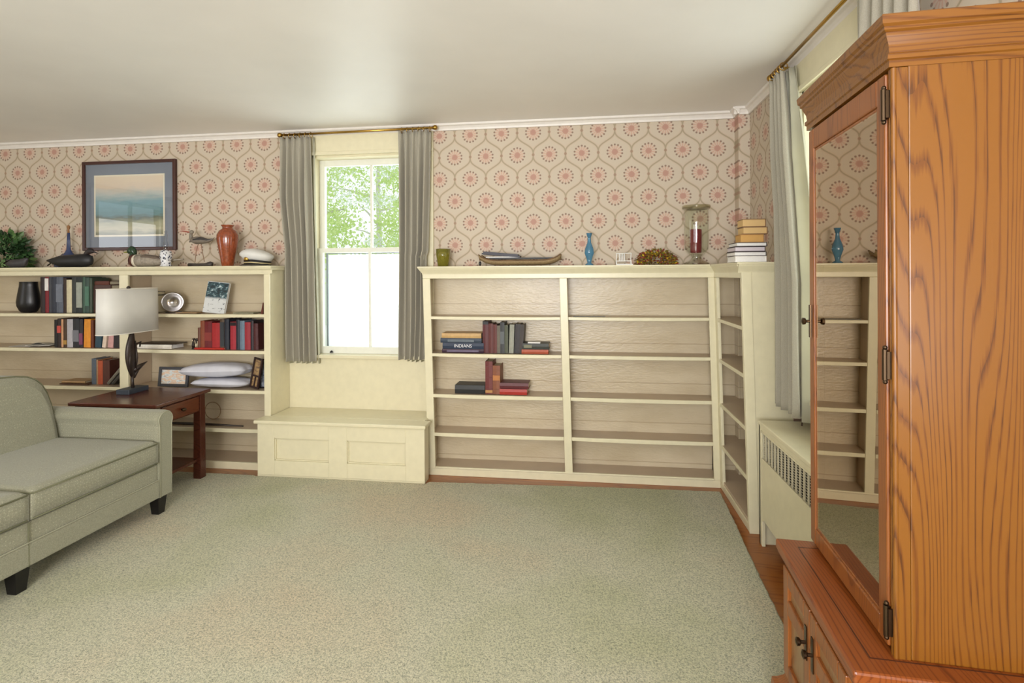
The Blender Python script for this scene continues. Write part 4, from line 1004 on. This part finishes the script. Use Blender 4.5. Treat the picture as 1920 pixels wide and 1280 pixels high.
photo_frame('grey framed photo of two people at a beach, third shelf beside the white cushion', ((a.x+b.x)/2, YL+.05, SL[2]+.003), b.x-a.x, hp, (58, 58, 62), (-.12, 0, 0), mk_photo('beach_photo', [(226, 214, 196), (214, 180, 150), (210, 222, 224), (150, 110, 90)]), .022)
a, b = at(462, 731, Y=YL+.04), at(484, 731, Y=YL+.04); hp = at(475, 669, Y=YL+.07).z-SL[2]
photo_frame('dark brown three-picture frame leaning at the right of the third shelf', ((a.x+b.x)/2, YL+.05, SL[2]+.008), b.x-a.x, hp-.012, (46, 26, 22), (-.10, .13, -.35), mk_photo('sepia_photo', [(188, 158, 104), (150, 120, 84), (90, 70, 56)]), .014, True)
a, b = at(482, 731, Y=YL+.06), at(493, 731, Y=YL+.06)
photo_frame('black framed portrait in white and grey at the right end of the third shelf', ((a.x+b.x)/2+.004, YL+.085, SL[2]+.002), .07, hp-.02, (24, 20, 22), (-.06, 0, -.1), mk_photo('portrait_photo', [(70, 74, 84), (150, 156, 168), (222, 222, 226)], (3, 3, 3)), .010)
def pillow(label, cx_, cy_, cz, w, d, h, rot, seed):
    m = MB(); rnd = random.Random(seed)
    for sgn in (1, -1):
        def fn(u, v, sgn=sgn):
            x, y = (u*2-1), (v*2-1); e = max(0, (1-x*x)*(1-y*y))**.38
            px_ = x*w/2*(1-.06*y*y+.02*math.sin(7*y)); py_ = y*d/2*(1-.05*x*x)
            return (px_, py_, sgn*h/2*e+.004*noise.noise(Vector((x*3+seed, y*3, sgn)))*e)
        m.grid(fn, 24, 16)
    t = tag(obj('cushion', m, plain('white_satin', (208, 208, 216), .4, var=.06, nscale=12, bump=.3), smooth=True), label, 'cushion', None)
    t.location = (cx_, cy_, cz); t.rotation_euler = rot
    return t
a, b = at(360, 733, Y=YL+.06), at(466, 733, Y=YL+.06); w_ = b.x-a.x
pillow('white cushion at the bottom of the pair on the third shelf', (a.x+b.x)/2, YL+.115, SL[2]+.037, w_, .20, .070, (0, 0, 0), 1)
a, b = at(338, 700, Y=YL+.06), at(461, 700, Y=YL+.06)
pillow('white satin cushion on top of the other, third shelf beside the photo frame', (a.x+b.x)/2, YL+.118, SL[2]+.132, b.x-a.x, .21, .112, (0, -.03, 0), 4)
# fourth shelf : dark stick and hoop
a, b = at(386, 799, Y=YL+.05), at(456, 801, Y=YL+.05)
tag(obj('stick', MB().tube([(a.x-.3, YL+.05, SL[3]+.012), (a.x, YL+.05, SL[3]+.013), (b.x, YL+.05, SL[3]+.008)], [.010, .010, .005], 8), M_dark, smooth=True), 'long dark stick lying on the fourth shelf behind the end table', 'stick')
a = at(396, 800, Y=YL+.2)
k = MB().torus((a.x, YL+.22, SL[3]+.072), .068, .003, 'Y', 30)
tag(obj('hoop', k, cover((140, 112, 80)), smooth=True), 'thin tan hoop standing on the fourth shelf behind the end table', 'hoop')

# ------------------------------------------------------------------ ornaments on top of the left bookcase
zt = 1.529; ZT = zt+.0006
def leafy(m, c, n, rx_, ry_, rz_, s0, s1, rnd):
    for _ in range(n):
        th, ph = rnd.random()*2*PI, math.acos(1-rnd.random()*1.2); rr = .45+.55*rnd.random()**.5
        p = Vector((c[0]+rx_*rr*math.sin(ph)*math.cos(th), c[1]+ry_*rr*math.sin(ph)*math.sin(th), c[2]+rz_*rr*math.cos(ph)))
        out_ = Vector((math.sin(ph)*math.cos(th), math.sin(ph)*math.sin(th), math.cos(ph)-.2)).normalized(); out_ = (out_+Vector((rnd.gauss(0, .5), rnd.gauss(0, .5), rnd.gauss(0, .4)))).normalized()
        sd = out_.cross(Vector((rnd.gauss(0, 1), rnd.gauss(0, 1), 1))).normalized(); s = s0+(s1-s0)*rnd.random(); nn = out_.cross(sd)
        m.add([p, p+out_*s*.5+sd*s*.32+nn*s*.05, p+out_*s, p+out_*s*.5-sd*s*.32+nn*s*.05, p+out_*s*.5-nn*s*.04], [(0, 1, 4), (1, 2, 4), (2, 3, 4), (3, 0, 4)])
a = at(12, 498, Y=3.83)
t = thing('potted_plant', 'bushy green leafy plant at the left end of the bookcase top', 'plant', (a.x-.02, 3.86, ZT))
k = MB(); leafy(k, (0, 0, .05), 560, .185, .08, .245, .04, .07, random.Random(3)); k.v = [(x, max(-.07, min(y, .10)), max(z, .006)) for x, y, z in k.v]
t_ = NT('plant_leaves'); t_.l(t_.ramp(t_.noise(t_.coord(), 9, 2), [(.35, lin((34, 62, 34))), (.55, lin((70, 104, 58))), (.7, lin((112, 140, 84)))]), t_.b.inputs['Base Color']); t_.b.inputs['Roughness'].default_value = .4
obj('leaves', k, t_.m, t)
obj('pot', MB().lathe([(.05, 0), (.07, .06), (.075, .07), (.06, .07)], (0, 0, 0), 20), M_dark, t, smooth=True)
def loft_body(stations, seg=16):
    """stations: (x, y, z, ry, rz)"""
    return MB().loft([[(x, y+ry*math.cos(2*PI*j/seg), z+rz*math.sin(2*PI*j/seg)) for j in range(seg)] for x, y, z, ry, rz in stations])
# bird beside the plant, half hidden
a = at(58, 490, Y=3.80)
t = thing('bird_decoy', 'dark grey bird decoy half hidden by the green plant', 'decoy', (a.x-.04, 3.745, ZT)); t.scale = (.9, .7, 1)
obj('body', loft_body([(-.14, 0, .03, .01, .01), (-.08, 0, .035, .04, .034), (.0, 0, .036, .045, .035), (.06, 0, .045, .03, .035), (.085, 0, .07, .008, .008)]), cover((56, 54, 56)), t, smooth=True)
# loon
a, b = at(92, 497, Y=3.765), at(172, 497, Y=3.765)
t = thing('bird_decoy', 'black loon decoy with pointed tail in front of the blue flask', 'decoy', ((a.x+b.x)/2, 3.765, ZT)); t.scale = (1, .9, 1.25)
L = (b.x-a.x)/2
obj('body', loft_body([(-L-.02, 0, .045, .004, .004), (-L+.03, 0, .042, .03, .018), (-L*.4, 0, .040, .055, .038), (L*.3, 0, .042, .06, .041), (L*.75, 0, .045, .05, .042), (L*.98, 0, .045, .025, .030), (L*1.04, 0, .045, .006, .010)]), cover((26, 26, 28)), t, smooth=True)
hd = obj('head', loft_body([(L*.62, 0, .05, .02, .03), (L*.75, 0, .085, .020, .022), (L*.9, 0, .105, .020, .021), (L*1.05, 0, .103, .014, .014), (L*1.10, 0, .098, .006, .006), (L*1.32, 0, .088, .001, .001)]), cover((34, 24, 24)), t, smooth=True)
a = at(126, 497, Y=3.88)
t = thing('flask', 'blue glass flask with long thin neck behind the black loon decoy', 'flask', (a.x, 3.893, ZT))
h_ = at(126, 418, Y=3.89).z-zt
k = MB().lathe([(.118, 0), (.12, .025), (.10, .06), (.06, .10), (.034, .125), (.019, .15), (.015, h_*.60), (.013, h_*.78)], (0, 0, 0), 32, sy=.6)
tg = NT('blue_glass'); tg.b.inputs['Base Color'].default_value = lin((44, 58, 96)); tg.b.inputs['Roughness'].default_value = .08; tg.b.inputs['Coat Weight'].default_value = .5
obj('body', k, tg.m, t, smooth=True)
obj('stopper', MB().lathe([(.008, 0), (.006, .03), (.012, .045), (.011, .06), (.003, .068)], (0, 0, h_*.77), 14), cover((150, 104, 60)), t, smooth=True)
k = MB().tube([(-.20, 0, .020), (-.11, 0, .075), (-.05, 0, .115)], [.006, .004, .006], 8); obj('pipe', k, M_dark, t)
a = at(80, 490, Y=3.88)
# mallard
a, b = at(244, 497, Y=3.79), at(350, 497, Y=3.79); L = (b.x-a.x)
t = thing('bird_decoy', 'mallard duck decoy with green head and grey back', 'decoy', (a.x, 3.79, ZT)); t.scale = (1, 1, 1.28)
obj('breast', loft_body([(-.002, 0, .04, .012, .014), (.012, 0, .04, .035, .034), (.035, 0, .04, .046, .040), (.068, 0, .036, .048, .036)]), cover((76, 34, 26)), t, smooth=True)
obj('back', loft_body([(.060, 0, .038, .049, .038), (.12, 0, .038, .052, .038), (.2, 0, .034, .05, .034), (.27, 0, .030, .036, .022), (.33, 0, .036, .018, .010), (L-.03, 0, .045, .010, .004)]), plain('decoy_grey', (150, 140, 126), .5, var=.25, nscale=60), t, smooth=True)
obj('wing', loft_body([(.085, 0, .052, .034, .014), (.14, 0, .060, .044, .018), (.22, 0, .056, .040, .014), (.29, 0, .046, .022, .008)]), cover((104, 90, 78)), t, smooth=True)
obj('collar', loft_body([(.050, 0, .038, .0475, .0385), (.060, 0, .038, .0500, .0395), (.075, 0, .036, .0505, .0385)]), cover((210, 200, 180)), t, smooth=True)
hd = obj('head', loft_body([(-.018, 0, .095, .006, .008), (-.008, 0, .100, .020, .020), (.012, 0, .104, .026, .026), (.034, 0, .100, .024, .026), (.050, 0, .088, .014, .020)]), plain('mallard_green', (34, 60, 40), .25), t, smooth=True)
obj('neck', MB().lathe([(.026, .06), (.020, .075), (.020, .09)], (.022, 0, 0), 14), plain('mallard_green', (34, 60, 40), .25), t, smooth=True)
obj('bill', loft_body([(-.055, 0, .090, .006, .002), (-.045, 0, .091, .009, .004), (-.015, 0, .094, .008, .007)]), cover((130, 128, 60)), t, smooth=True)
# patterned jar with glass decanter
a = at(319, 497, Y=3.76)
t = thing('oil_lamp', 'blue and white patterned ceramic base with a clear glass top, beside the mallard', 'ornament', (a.x-.003, 3.722, ZT))
def mk_delft():
    tt = NT('delft_pattern'); v = tt.n('ShaderNodeTexVoronoi'); tt.l(tt.coord(), v.inputs['Vector']); v.inputs['Scale'].default_value = 60
    tt.l(tt.ramp(v.outputs['Distance'], [(.28, lin((50, 56, 78))), (.42, lin((216, 216, 218)))]), tt.b.inputs['Base Color']); tt.b.inputs['Roughness'].default_value = .15; return tt.m
h1 = at(319, 470, Y=3.755).z-zt
obj('base', MB().lathe([(.030, 0), (.040, .004), (.040, .010), (.034, .016), (.036, h1*.4), (.042, h1*.6), (.040, h1*.85), (.034, h1)], (0, 0, 0), 28), mk_delft(), t, smooth=True)
h2 = at(319, 433, Y=3.755).z-zt
CG = glass('clear_glass', (.80, .82, .85), 1.6, 1.5, .02)
obj('glass_top', MB().lathe([(.030, h1), (.012, h1+.012), (.020, h1+.022), (.018, h1+.05), (.012, h1+.075), (.014, h2-.03), (.008, h2-.02), (.013, h2-.008), (.004, h2)], (0, 0, 0), 24), CG, t, smooth=True)
# shorebird on driftwood
a = at(378, 497, Y=3.82)
t = thing('shorebird_carving', 'carved shorebird with long red bill standing on driftwood', 'carving', (a.x, 3.82, ZT))
s_ = 4.11/F
def sp_(px, py): return ((px-378)*s_*.97, 0, (499-py)*s_)
x_, _, z_ = sp_(378, 452)
st_ = [(352, 452, .004, .004), (356, 448, .014, .018), (366, 449, .026, .030), (380, 449, .028, .028), (392, 451, .018, .014), (402, 448, .008, .005), (406, 444, .002, .002)]
obj('body', loft_body([sp_(px, py)+(ry, rz) for px, py, ry, rz in st_]), cover((118, 108, 96)), t, smooth=True)
k = loft_body([(sp_(364, 448)[0], 0, sp_(364, 448)[2], .027, .012), (sp_(378, 447)[0], 0, sp_(378, 447)[2], .031, .020), (sp_(392, 449)[0], 0, sp_(392, 449)[2], .020, .010), (sp_(402, 447)[0], 0, sp_(402, 447)[2], .009, .004)])
obj('wing', k, cover((62, 58, 56)), t, smooth=True)
k = MB().tube([sp_(356, 447), sp_(355, 440), sp_(356, 434)], [.016, .012, .012], 10); k.ball(sp_(357, 433), .017, .014, .016); obj('head', k, cover((130, 120, 106)), t, smooth=True)
obj('bill', MB().tube([sp_(353, 433), sp_(342, 432), sp_(331, 431)], [.005, .004, .0015], 8), cover((150, 62, 44)), t, smooth=True)
k = MB().tube([sp_(371, 456), sp_(366, 472), sp_(364, 490)], .003, 6).tube([sp_(377, 456), sp_(380, 472), sp_(384, 490)], .003, 6); obj('leg', k, cover((140, 110, 84)), t)
k = MB().tube([(-.11, 0, .014), (-.04, 0, .012), (.05, 0, .014), (.09, 0, .017)], [.014, .012, .013, .016], 10); k.tube([(.04, 0, .018), (.075, 0, .026), (.095, 0, .022)], [.010, .014, .010], 8); obj('driftwood_base', k, cover((66, 58, 52)), t, smooth=True)
# brown vase
a = at(427, 497, Y=3.80); h_ = at(427, 422, Y=3.80).z-zt
r_ = lambda f: f*.078
k = MB().lathe([(r_(.50), 0), (r_(.56), .006), (r_(.62), h_*.12), (r_(.82), h_*.4), (r_(1.0), h_*.66), (r_(.98), h_*.76), (r_(.78), h_*.86), (r_(.50), h_*.905), (r_(.46), h_*.95), (r_(.60), h_*.985), (r_(.60), h_), (r_(.48), h_), (r_(.40), h_*.93)], (a.x, 3.80, ZT), 40)
tag(obj('vase', k, plain('glazed_russet', (138, 66, 36), .18, var=.25, nscale=70, coat=.5), smooth=True), 'tall russet brown glazed vase on the bookcase beside the shorebird', 'vase')
# captain's cap
a = at(483, 497, Y=3.80)
t = thing('captains_cap', 'white captain\'s cap with black visor and gold band', 'cap', (a.x, 3.80, ZT), .15)
k = MB(); rings = []
for zz_, rx_, ry_, cx_ in ((.042, .098, .09, 0), (.056, .108, .10, .0), (.070, .124, .11, -.004), (.084, .122, .11, -.006), (.100, .098, .088, -.014), (.113, .06, .055, -.022), (.117, .01, .01, -.026)):
    rings.append([(cx_+rx_*math.cos(2*PI*j/32), ry_*math.sin(2*PI*j/32), zz_*1.15-.14*max(0, rx_*math.cos(2*PI*j/32))) for j in range(32)])
obj('crown', k.loft(rings), plain('cap_white', (220, 218, 212), .7), t, smooth=True)
obj('band', MB().loft([[(.097*math.cos(2*PI*j/32), .092*math.sin(2*PI*j/32), z-.10*max(0, .097*math.cos(2*PI*j/32))) for j in range(32)] for z in (.012, .046)]), cover((24, 22, 24)), t, smooth=True)
obj('gold_braid', MB().loft([[(.0985*math.cos(2*PI*j/32), .0935*math.sin(2*PI*j/32), z-.10*max(0, .097*math.cos(2*PI*j/32))) for j in range(32)] for z in (.022, .030)]), cover((196, 178, 130)), t, smooth=True)
obj('visor', MB().grid(lambda u, v: ((.097+.03*v)*math.cos(PI+PI*(.18+.64*u)+PI*.08), (.092+.06*v)*math.sin(PI+PI*(.18+.64*u)+PI*.08), .016-.012*v), 20, 4), cover((18, 18, 20)), t, smooth=True, solid=.003)
obj('badge', MB().ball((-.045, -.088, .052), .018, .008, .016), M_brass, t, smooth=True)

# ------------------------------------------------------------------ right bookcase contents
row([(905, 916, 602, (84, 28, 30), 'dark red book with black cap first in the upright row, right bookcase', (.9, 1.0, (20, 16, 18))),
     (916, 925, 606, (92, 40, 36), 'brick red book second in the upright row, right bookcase'),
     (925, 932, 608, (100, 52, 48), 'dusty red book left of the greys, right bookcase'),
     (932, 938, 610, (110, 104, 92), 'thin grey book in the upright row, right bookcase'),
     (938, 946, 604, (62, 64, 66), 'tallest dark grey book mid row, right bookcase', (.3, .7, (84, 88, 90))),
     (946, 953, 609, (84, 88, 72), 'olive grey book in the upright row, right bookcase'),
     (954, 963, 608, (150, 150, 136), 'pale grey-green book in the upright row, right bookcase', None, 2),
     (964, 973, 607, (56, 52, 54), 'charcoal book next to last in the upright row, right bookcase', None, 3),
     (973, 980, 608, (70, 64, 62), 'dark brown-grey book at the right end of the row, right bookcase', None, 3)], SR[1], YR+.05, 'books standing on the second shelf of the right bookcase', 661)
zs = SR[1]
t1 = at(865, 654, Y=YR+.045).z; t2 = at(865, 644.5, Y=YR+.045).z; t3 = at(865, 634, Y=YR+.04).z; t4 = at(865, 625, Y=YR+.04).z
flat('purple-black book at the bottom of the lying stack, right bookcase', 829, 907, 654, zs, YR+.045, .14, (58, 36, 52), h=t1-zs-.001, band=(.12, .88, (104, 92, 116)))
flat('navy book with white capital lettering in the lying stack, right bookcase', 830, 907, 644, t1, YR+.045, .14, (34, 48, 70), h=t2-t1-.001, title=('INDIANS', (220, 220, 222), .030)) if False else book('navy book with bold white lettering in the middle of the lying stack', ((at(830, 650, Y=YR+.045).x+at(907, 650, Y=YR+.045).x)/2, YR+.045, t1+.0006), at(907, 650, Y=YR+.045).x-at(830, 650, Y=YR+.045).x, t2-t1+.006, .14, (34, 48, 70), 0, flat=True, title=('INDIANS', (220, 220, 222), .034))
t2b = t1+(t2-t1)+.008
book('slate blue book third from the bottom of the lying stack', ((at(826, 640, Y=YR+.04).x+at(903, 640, Y=YR+.04).x)/2, YR+.04, t2b), at(903, 640, Y=YR+.04).x-at(826, 640, Y=YR+.04).x, t3-t2b, .15, (52, 64, 80), 0, flat=True, band=(.18, .82, (88, 98, 106)))
book('book with tan page edge on top of the lying stack', ((at(828, 628, Y=YR+.04).x+at(902, 628, Y=YR+.04).x)/2, YR+.045, t3+.001), at(902, 628, Y=YR+.04).x-at(828, 628, Y=YR+.04).x, t4-t3, .14, (196, 160, 106), 0, flat=True)
u1 = at(1003, 655, Y=YR+.04).z
flat('brick orange book at the bottom of the small stack, right bookcase', 978, 1028, 655, zs, YR+.04, .13, (172, 84, 58), h=u1-zs-.001)
flat('dark book with a paper label on the small stack, right bookcase', 980, 1029, 644, u1, YR+.045, .13, (56, 58, 52), band=(.05, .35, (110, 110, 84)))
a, b = at(990, 643, Y=YR+.06), at(1013, 643, Y=YR+.06); ztp = at(1003, 644, Y=YR+.045).z
tag(obj('card', MB().box(a.x, b.x, YR+.05, YR+.09, ztp+.001, ztp+.010), PAGEW), 'small white card block on the small book stack, right bookcase', 'card')
zs = SR[2]
row([(910, 924, 677, (104, 38, 34), 'tall dark red leather book with spine ribs, third shelf right bookcase', (.04, .12, (180, 130, 70)), 0, 3),
     (924, 938, 685, (130, 74, 44), 'brown leather book with gold label, third shelf right bookcase', (.48, .66, (176, 110, 48)), 0, 2)], zs, YR+.045, 'upright books on the third shelf of the right bookcase', 738)
flat('black book lying alone left of the two upright ones, third shelf right bookcase', 853, 909, 722, zs, YR+.045, .14, (34, 34, 32))
u1 = at(965, 729, Y=YR+.045).z
flat('scarlet book at the bottom of the pair, third shelf right bookcase', 937, 988, 729, zs, YR+.04, .13, (168, 50, 40), h=u1-zs-.001)
flat('dark maroon book on top of the scarlet one, right bookcase', 937, 991, 718, u1, YR+.045, .13, (90, 34, 38))
a, b = at(1075, 594, Y=YR+.03), at(1135, 594, Y=YR+.03)
tag(obj('ruler', MB().box(a.x, b.x, YR+.02, YR+.05, SR[0]+.0006, SR[0]+.006), cover((108, 104, 92)), bevel=.001), 'thin grey strip lying on the top shelf of the right bookcase', 'strip')
# tops
zt = 1.515; ZT = zt+.0006
a = at(831, 497, Y=3.85); h_ = at(831, 467, Y=3.85).z-zt
gg = NT('olive_glass'); gg.b.inputs['Base Color'].default_value = lin((176, 168, 60)); gg.b.inputs['Transmission Weight'].default_value = .7; gg.b.inputs['Roughness'].default_value = .08
t = thing('votive_glass', 'small olive green votive glass on the right bookcase beside the curtain', 'glass', (a.x, 3.85, ZT))
obj('cup', MB().lathe([(.034, 0), (.040, .004), (.050, h_*.6), (.054, h_), (.050, h_), (.044, h_*.5), (.034, .012), (.001, .010)], (0, 0, 0), 28), gg.m, t, smooth=True)
obj('candle', MB().lathe([(.024, .012), (.026, .05), (.003, .053)], (0, 0, 0), 18), cover((120, 116, 50)), t, smooth=True)
# tray with magazines
a, b = at(900, 497, Y=3.86), at(1052, 497, Y=3.86); L = b.x-a.x
t = thing('woven_tray', 'shallow woven tray with turned-up ends on the right bookcase', 'tray', ((a.x+b.x)/2, 3.86, ZT))
def trayz(u): return .006+.045*abs(2*u-1)**6
k = MB().grid(lambda u, v: ((u-.5)*L, (v-.5)*.16*(1-.25*abs(2*u-1)**3), trayz(u)+.030*abs(2*v-1)**4), 40, 10); obj('weave', k, plain('wicker', (150, 128, 92), .7, var=.3, nscale=120, bump=.5), t, smooth=True, solid=.006)
k = MB()
for s in (-1, 1): k.torus((s*(L/2-.02), 0, .046), .022, .005, 'Z', 16, 6)
for s in (-1, 1): k.tube([((u-.5)*L, s*.078*(1-.25*abs(2*u-1)**3), trayz(u)+.032) for u in [i/24 for i in range(25)]], .005, 6)
obj('rim', k, plain('dark_wicker', (108, 82, 54), .7, var=.3), t)
a = at(945, 486, Y=3.84)
tag(obj('magazine', MB().box(-.18, .30, -.05, .05, 0, .010), cover((22, 20, 20))), 'thin black object lying along the woven tray', 'magazine').location = (a.x+.08, 3.86, ZT+.050)
a, b = at(905, 470, Y=3.86), at(976, 478, Y=3.86)
o = tag(obj('magazine', MB().box(-.14, .14, -.045, .045, 0, .012).box(-.13, .125, -.045, .045, .012, .022), cover((52, 50, 60))), 'dark slate magazines sloping on the left end of the tray', 'magazine'); o.location = ((a.x+b.x)/2, 3.86, zt+.074); o.rotation_euler = (0, .09, 0)
o = tag(obj('papers', MB().box(-.12, .12, -.04, .04, 0, .008), PAGEW), 'white papers under the slate magazines on the tray', 'paper'); o.location = ((a.x+b.x)/2+.01, 3.86, zt+.061)
a = at(900, 491, Y=3.80)
tag(obj('pebble', MB().ball((a.x, 3.80, ZT+.018), .010, .010, .0175), M_black, smooth=True), 'small black oval knob at the left end of the woven tray', 'ornament')
# blue glass vase
a = at(1105, 497, Y=3.84); h_ = at(1105, 437, Y=3.84).z-zt
bg_ = NT('sky_blue_glass'); bg_.b.inputs['Base Color'].default_value = lin((96, 156, 190)); bg_.b.inputs['Transmission Weight'].default_value = .55; bg_.b.inputs['Roughness'].default_value = .06
k = MB().lathe([(.030, 0), (.032, .004), (.014, .018), (.020, h_*.2), (.034, h_*.38), (.030, h_*.52), (.014, h_*.70), (.011, h_*.85), (.020, h_*.97), (.021, h_), (.016, h_), (.008, h_*.86)], (a.x, 3.84, ZT), 28)
tag(obj('bud_vase', k, bg_.m, smooth=True), 'slender blue glass bud vase on the right bookcase', 'vase')
# little white chair
a = at(1170, 497, Y=3.82); s_ = 3.82/F
t = thing('miniature_bench', 'small white wire bench ornament left of the dried flowers', 'ornament', (a.x, 3.82, ZT))
mw = plain('white_enamel', (232, 232, 228), .4)
k = MB(); 
for x in (-.052, .048): k.tube([(x, -.02, 0), (x, -.02, .03), (x, .02, .03), (x+.004, .03, .085)], .003, 6); k.tube([(x, .02, 0), (x, .02, .03)], .003, 6)
k.tube([(-.052, .03, .083), (.052, .03, .085)], .003, 6); obj('frame', k, mw, t)
obj('seat', MB().box(-.054, .050, -.022, .022, .026, .031).box(-.056, .060, -.028, .028, .0, .008), mw, t)
k = MB()
for i in range(4): k.tube([(-.03+i*.012, .025, .03), (-.03+i*.012, .03, .08)], .0035, 6)
obj('back_slats', k, mw, t)
# dried flowers
a, b = at(1190, 497, Y=3.84), at(1272, 497, Y=3.84)
t = thing('dried_flowers', 'low mound of dried yellow and red flowers beside the hurricane vase', 'flowers', ((a.x+b.x)/2, 3.84, ZT))
rnd = random.Random(9); Rr = (b.x-a.x)/2
for nm, rgb, n_, sc_ in (('leaves', (112, 100, 30), 500, 1.0), ('red_blossoms', (132, 50, 34), 330, 1.04), ('yellow_blossoms', (190, 160, 36), 200, .95)):
    k = MB(); leafy(k, (0, 0, .008), n_, Rr*.98*sc_, .075*sc_, .095*sc_, .014, .026, rnd); k.v = [(x, y, max(z, .002)) for x, y, z in k.v]; obj(nm, k, plain('dried_'+nm, rgb, .8, var=.2), t)
# hurricane vase with red candle
a = at(1306, 497, Y=3.83); h_ = at(1306, 386, Y=3.83).z-zt; hr = (at(1333, 390, Y=3.83).x-at(1279, 390, Y=3.83).x)/2
t = thing('hurricane_vase', 'tall clear glass hurricane vase holding a dark red candle', 'vase', (a.x, 3.83, ZT))
k = MB().lathe([(hr*.85, 0), (hr*.9, .006), (hr*.45, .035), (hr*.35, .05), (hr*.6, .075), (hr*.82, .10), (hr*.86, .16), (hr*.84, h_*.92), (hr*.95, h_*.985), (hr*1.0, h_), (hr*.97, h_), (hr*.80, h_*.91), (hr*.82, .16), (hr*.78, .105), (hr*.5, .085), (.001, .08)], (0, 0, 0), 40)
obj('glass_body', k, glass('thick_glass', (.965, .975, .95), 1.3, 1.5, .01), t, smooth=True)
obj('rim', MB().lathe([(hr*.94, h_-.022), (hr*1.0, h_-.018), (hr*1.01, h_), (hr*.96, h_), (hr*.93, h_-.02)], (0, 0, 0), 40, cap=False), glass('rim_glass', (.78, .76, .66), 1.5, 1.5), t, smooth=True)
obj('foot', MB().lathe([(hr*.9, .001), (hr*.92, .008), (hr*.5, .03), (hr*.30, .05), (hr*.45, .07), (.001, .074)], (0, 0, 0), 36), glass('foot_glass', (.82, .82, .78), 2.0, 1.5, .05), t, smooth=True)
zc0, zc1 = at(1305, 474, Y=3.83).z-zt, at(1305, 430, Y=3.83).z-zt
cd = obj('candle', MB().lathe([(.036, zc0), (.038, zc0+.01), (.040, zc1-.004), (.036, zc1), (.004, zc1-.004)], (-.004, 0, 0), 28), plain('red_wax', (112, 22, 34), .3, coat=.4), t, smooth=True)
obj('wick', MB().tube([(-.004, 0, zc1-.005), (-.003, 0, zc1+.012)], .0015, 6), M_black, cd)
# stack of books on the corner bookcase: page edges towards the room
a = at(1378, 491, Y=3.20)
zz = zt+.0006; yb0 = 3.13
def pagebook(label, x0p, x1p, pyt, zb, Yf, rgb, d=.17, pages=None, rot=0):
    a, b = at(x0p, pyt, Y=Yf), at(x1p, pyt, Y=Yf); h = (a.z+b.z)/2-zb
    t = thing('book', label, 'book', ((a.x+b.x)/2, Yf, zb+.0005), rot, None); w = b.x-a.x; h -= .0008
    obj('cover', MB().box(-w/2, w/2, -.002, d, 0, .0035).box(-w/2, w/2, -.002, d, h-.0035, h).box(w/2-.001, w/2+.003, -.002, d, 0, h), cover(rgb), t)
    obj('pages', MB().box(-w/2+.003, w/2-.001, .001, d-.003, .0035, h-.0035), pages or PAGEW, t)
    return (a.z+b.z)/2
yf = 3.14
z_ = pagebook('bottom book of the white-edged stack on the corner bookcase', 1378, 1436, 480, zz, yf, (236, 232, 224))
z_ = pagebook('second white-edged book from the bottom of the corner stack', 1377, 1436, 471.5, z_, yf, (72, 62, 58))
z_ = pagebook('third white-edged book of the corner stack, slightly pink pages', 1378, 1434, 462, z_, yf, (64, 56, 60), pages=plain('pinkish_pages', (206, 196, 202), .7))
z_ = pagebook('fourth white-edged book, topmost of the large books on the corner bookcase', 1381, 1437, 454, z_, yf, (70, 62, 60))
z_ = pagebook('golden brown old paperback lying on the white-edged stack', 1388, 1431, 439, z_, yf+.02, (176, 128, 70), .11, plain('browned_pages', (206, 160, 92), .8))
z_ = pagebook('tan old paperback second from the top of the corner stack', 1393, 1438, 425, z_, yf+.02, (120, 84, 54), .11, plain('tan_pages', (212, 178, 122), .8))
z_ = pagebook('tan old paperback on the very top of the corner stack', 1392, 1435, 410, z_, yf+.03, (128, 92, 60), .11, plain('tan_pages', (212, 178, 122), .8))
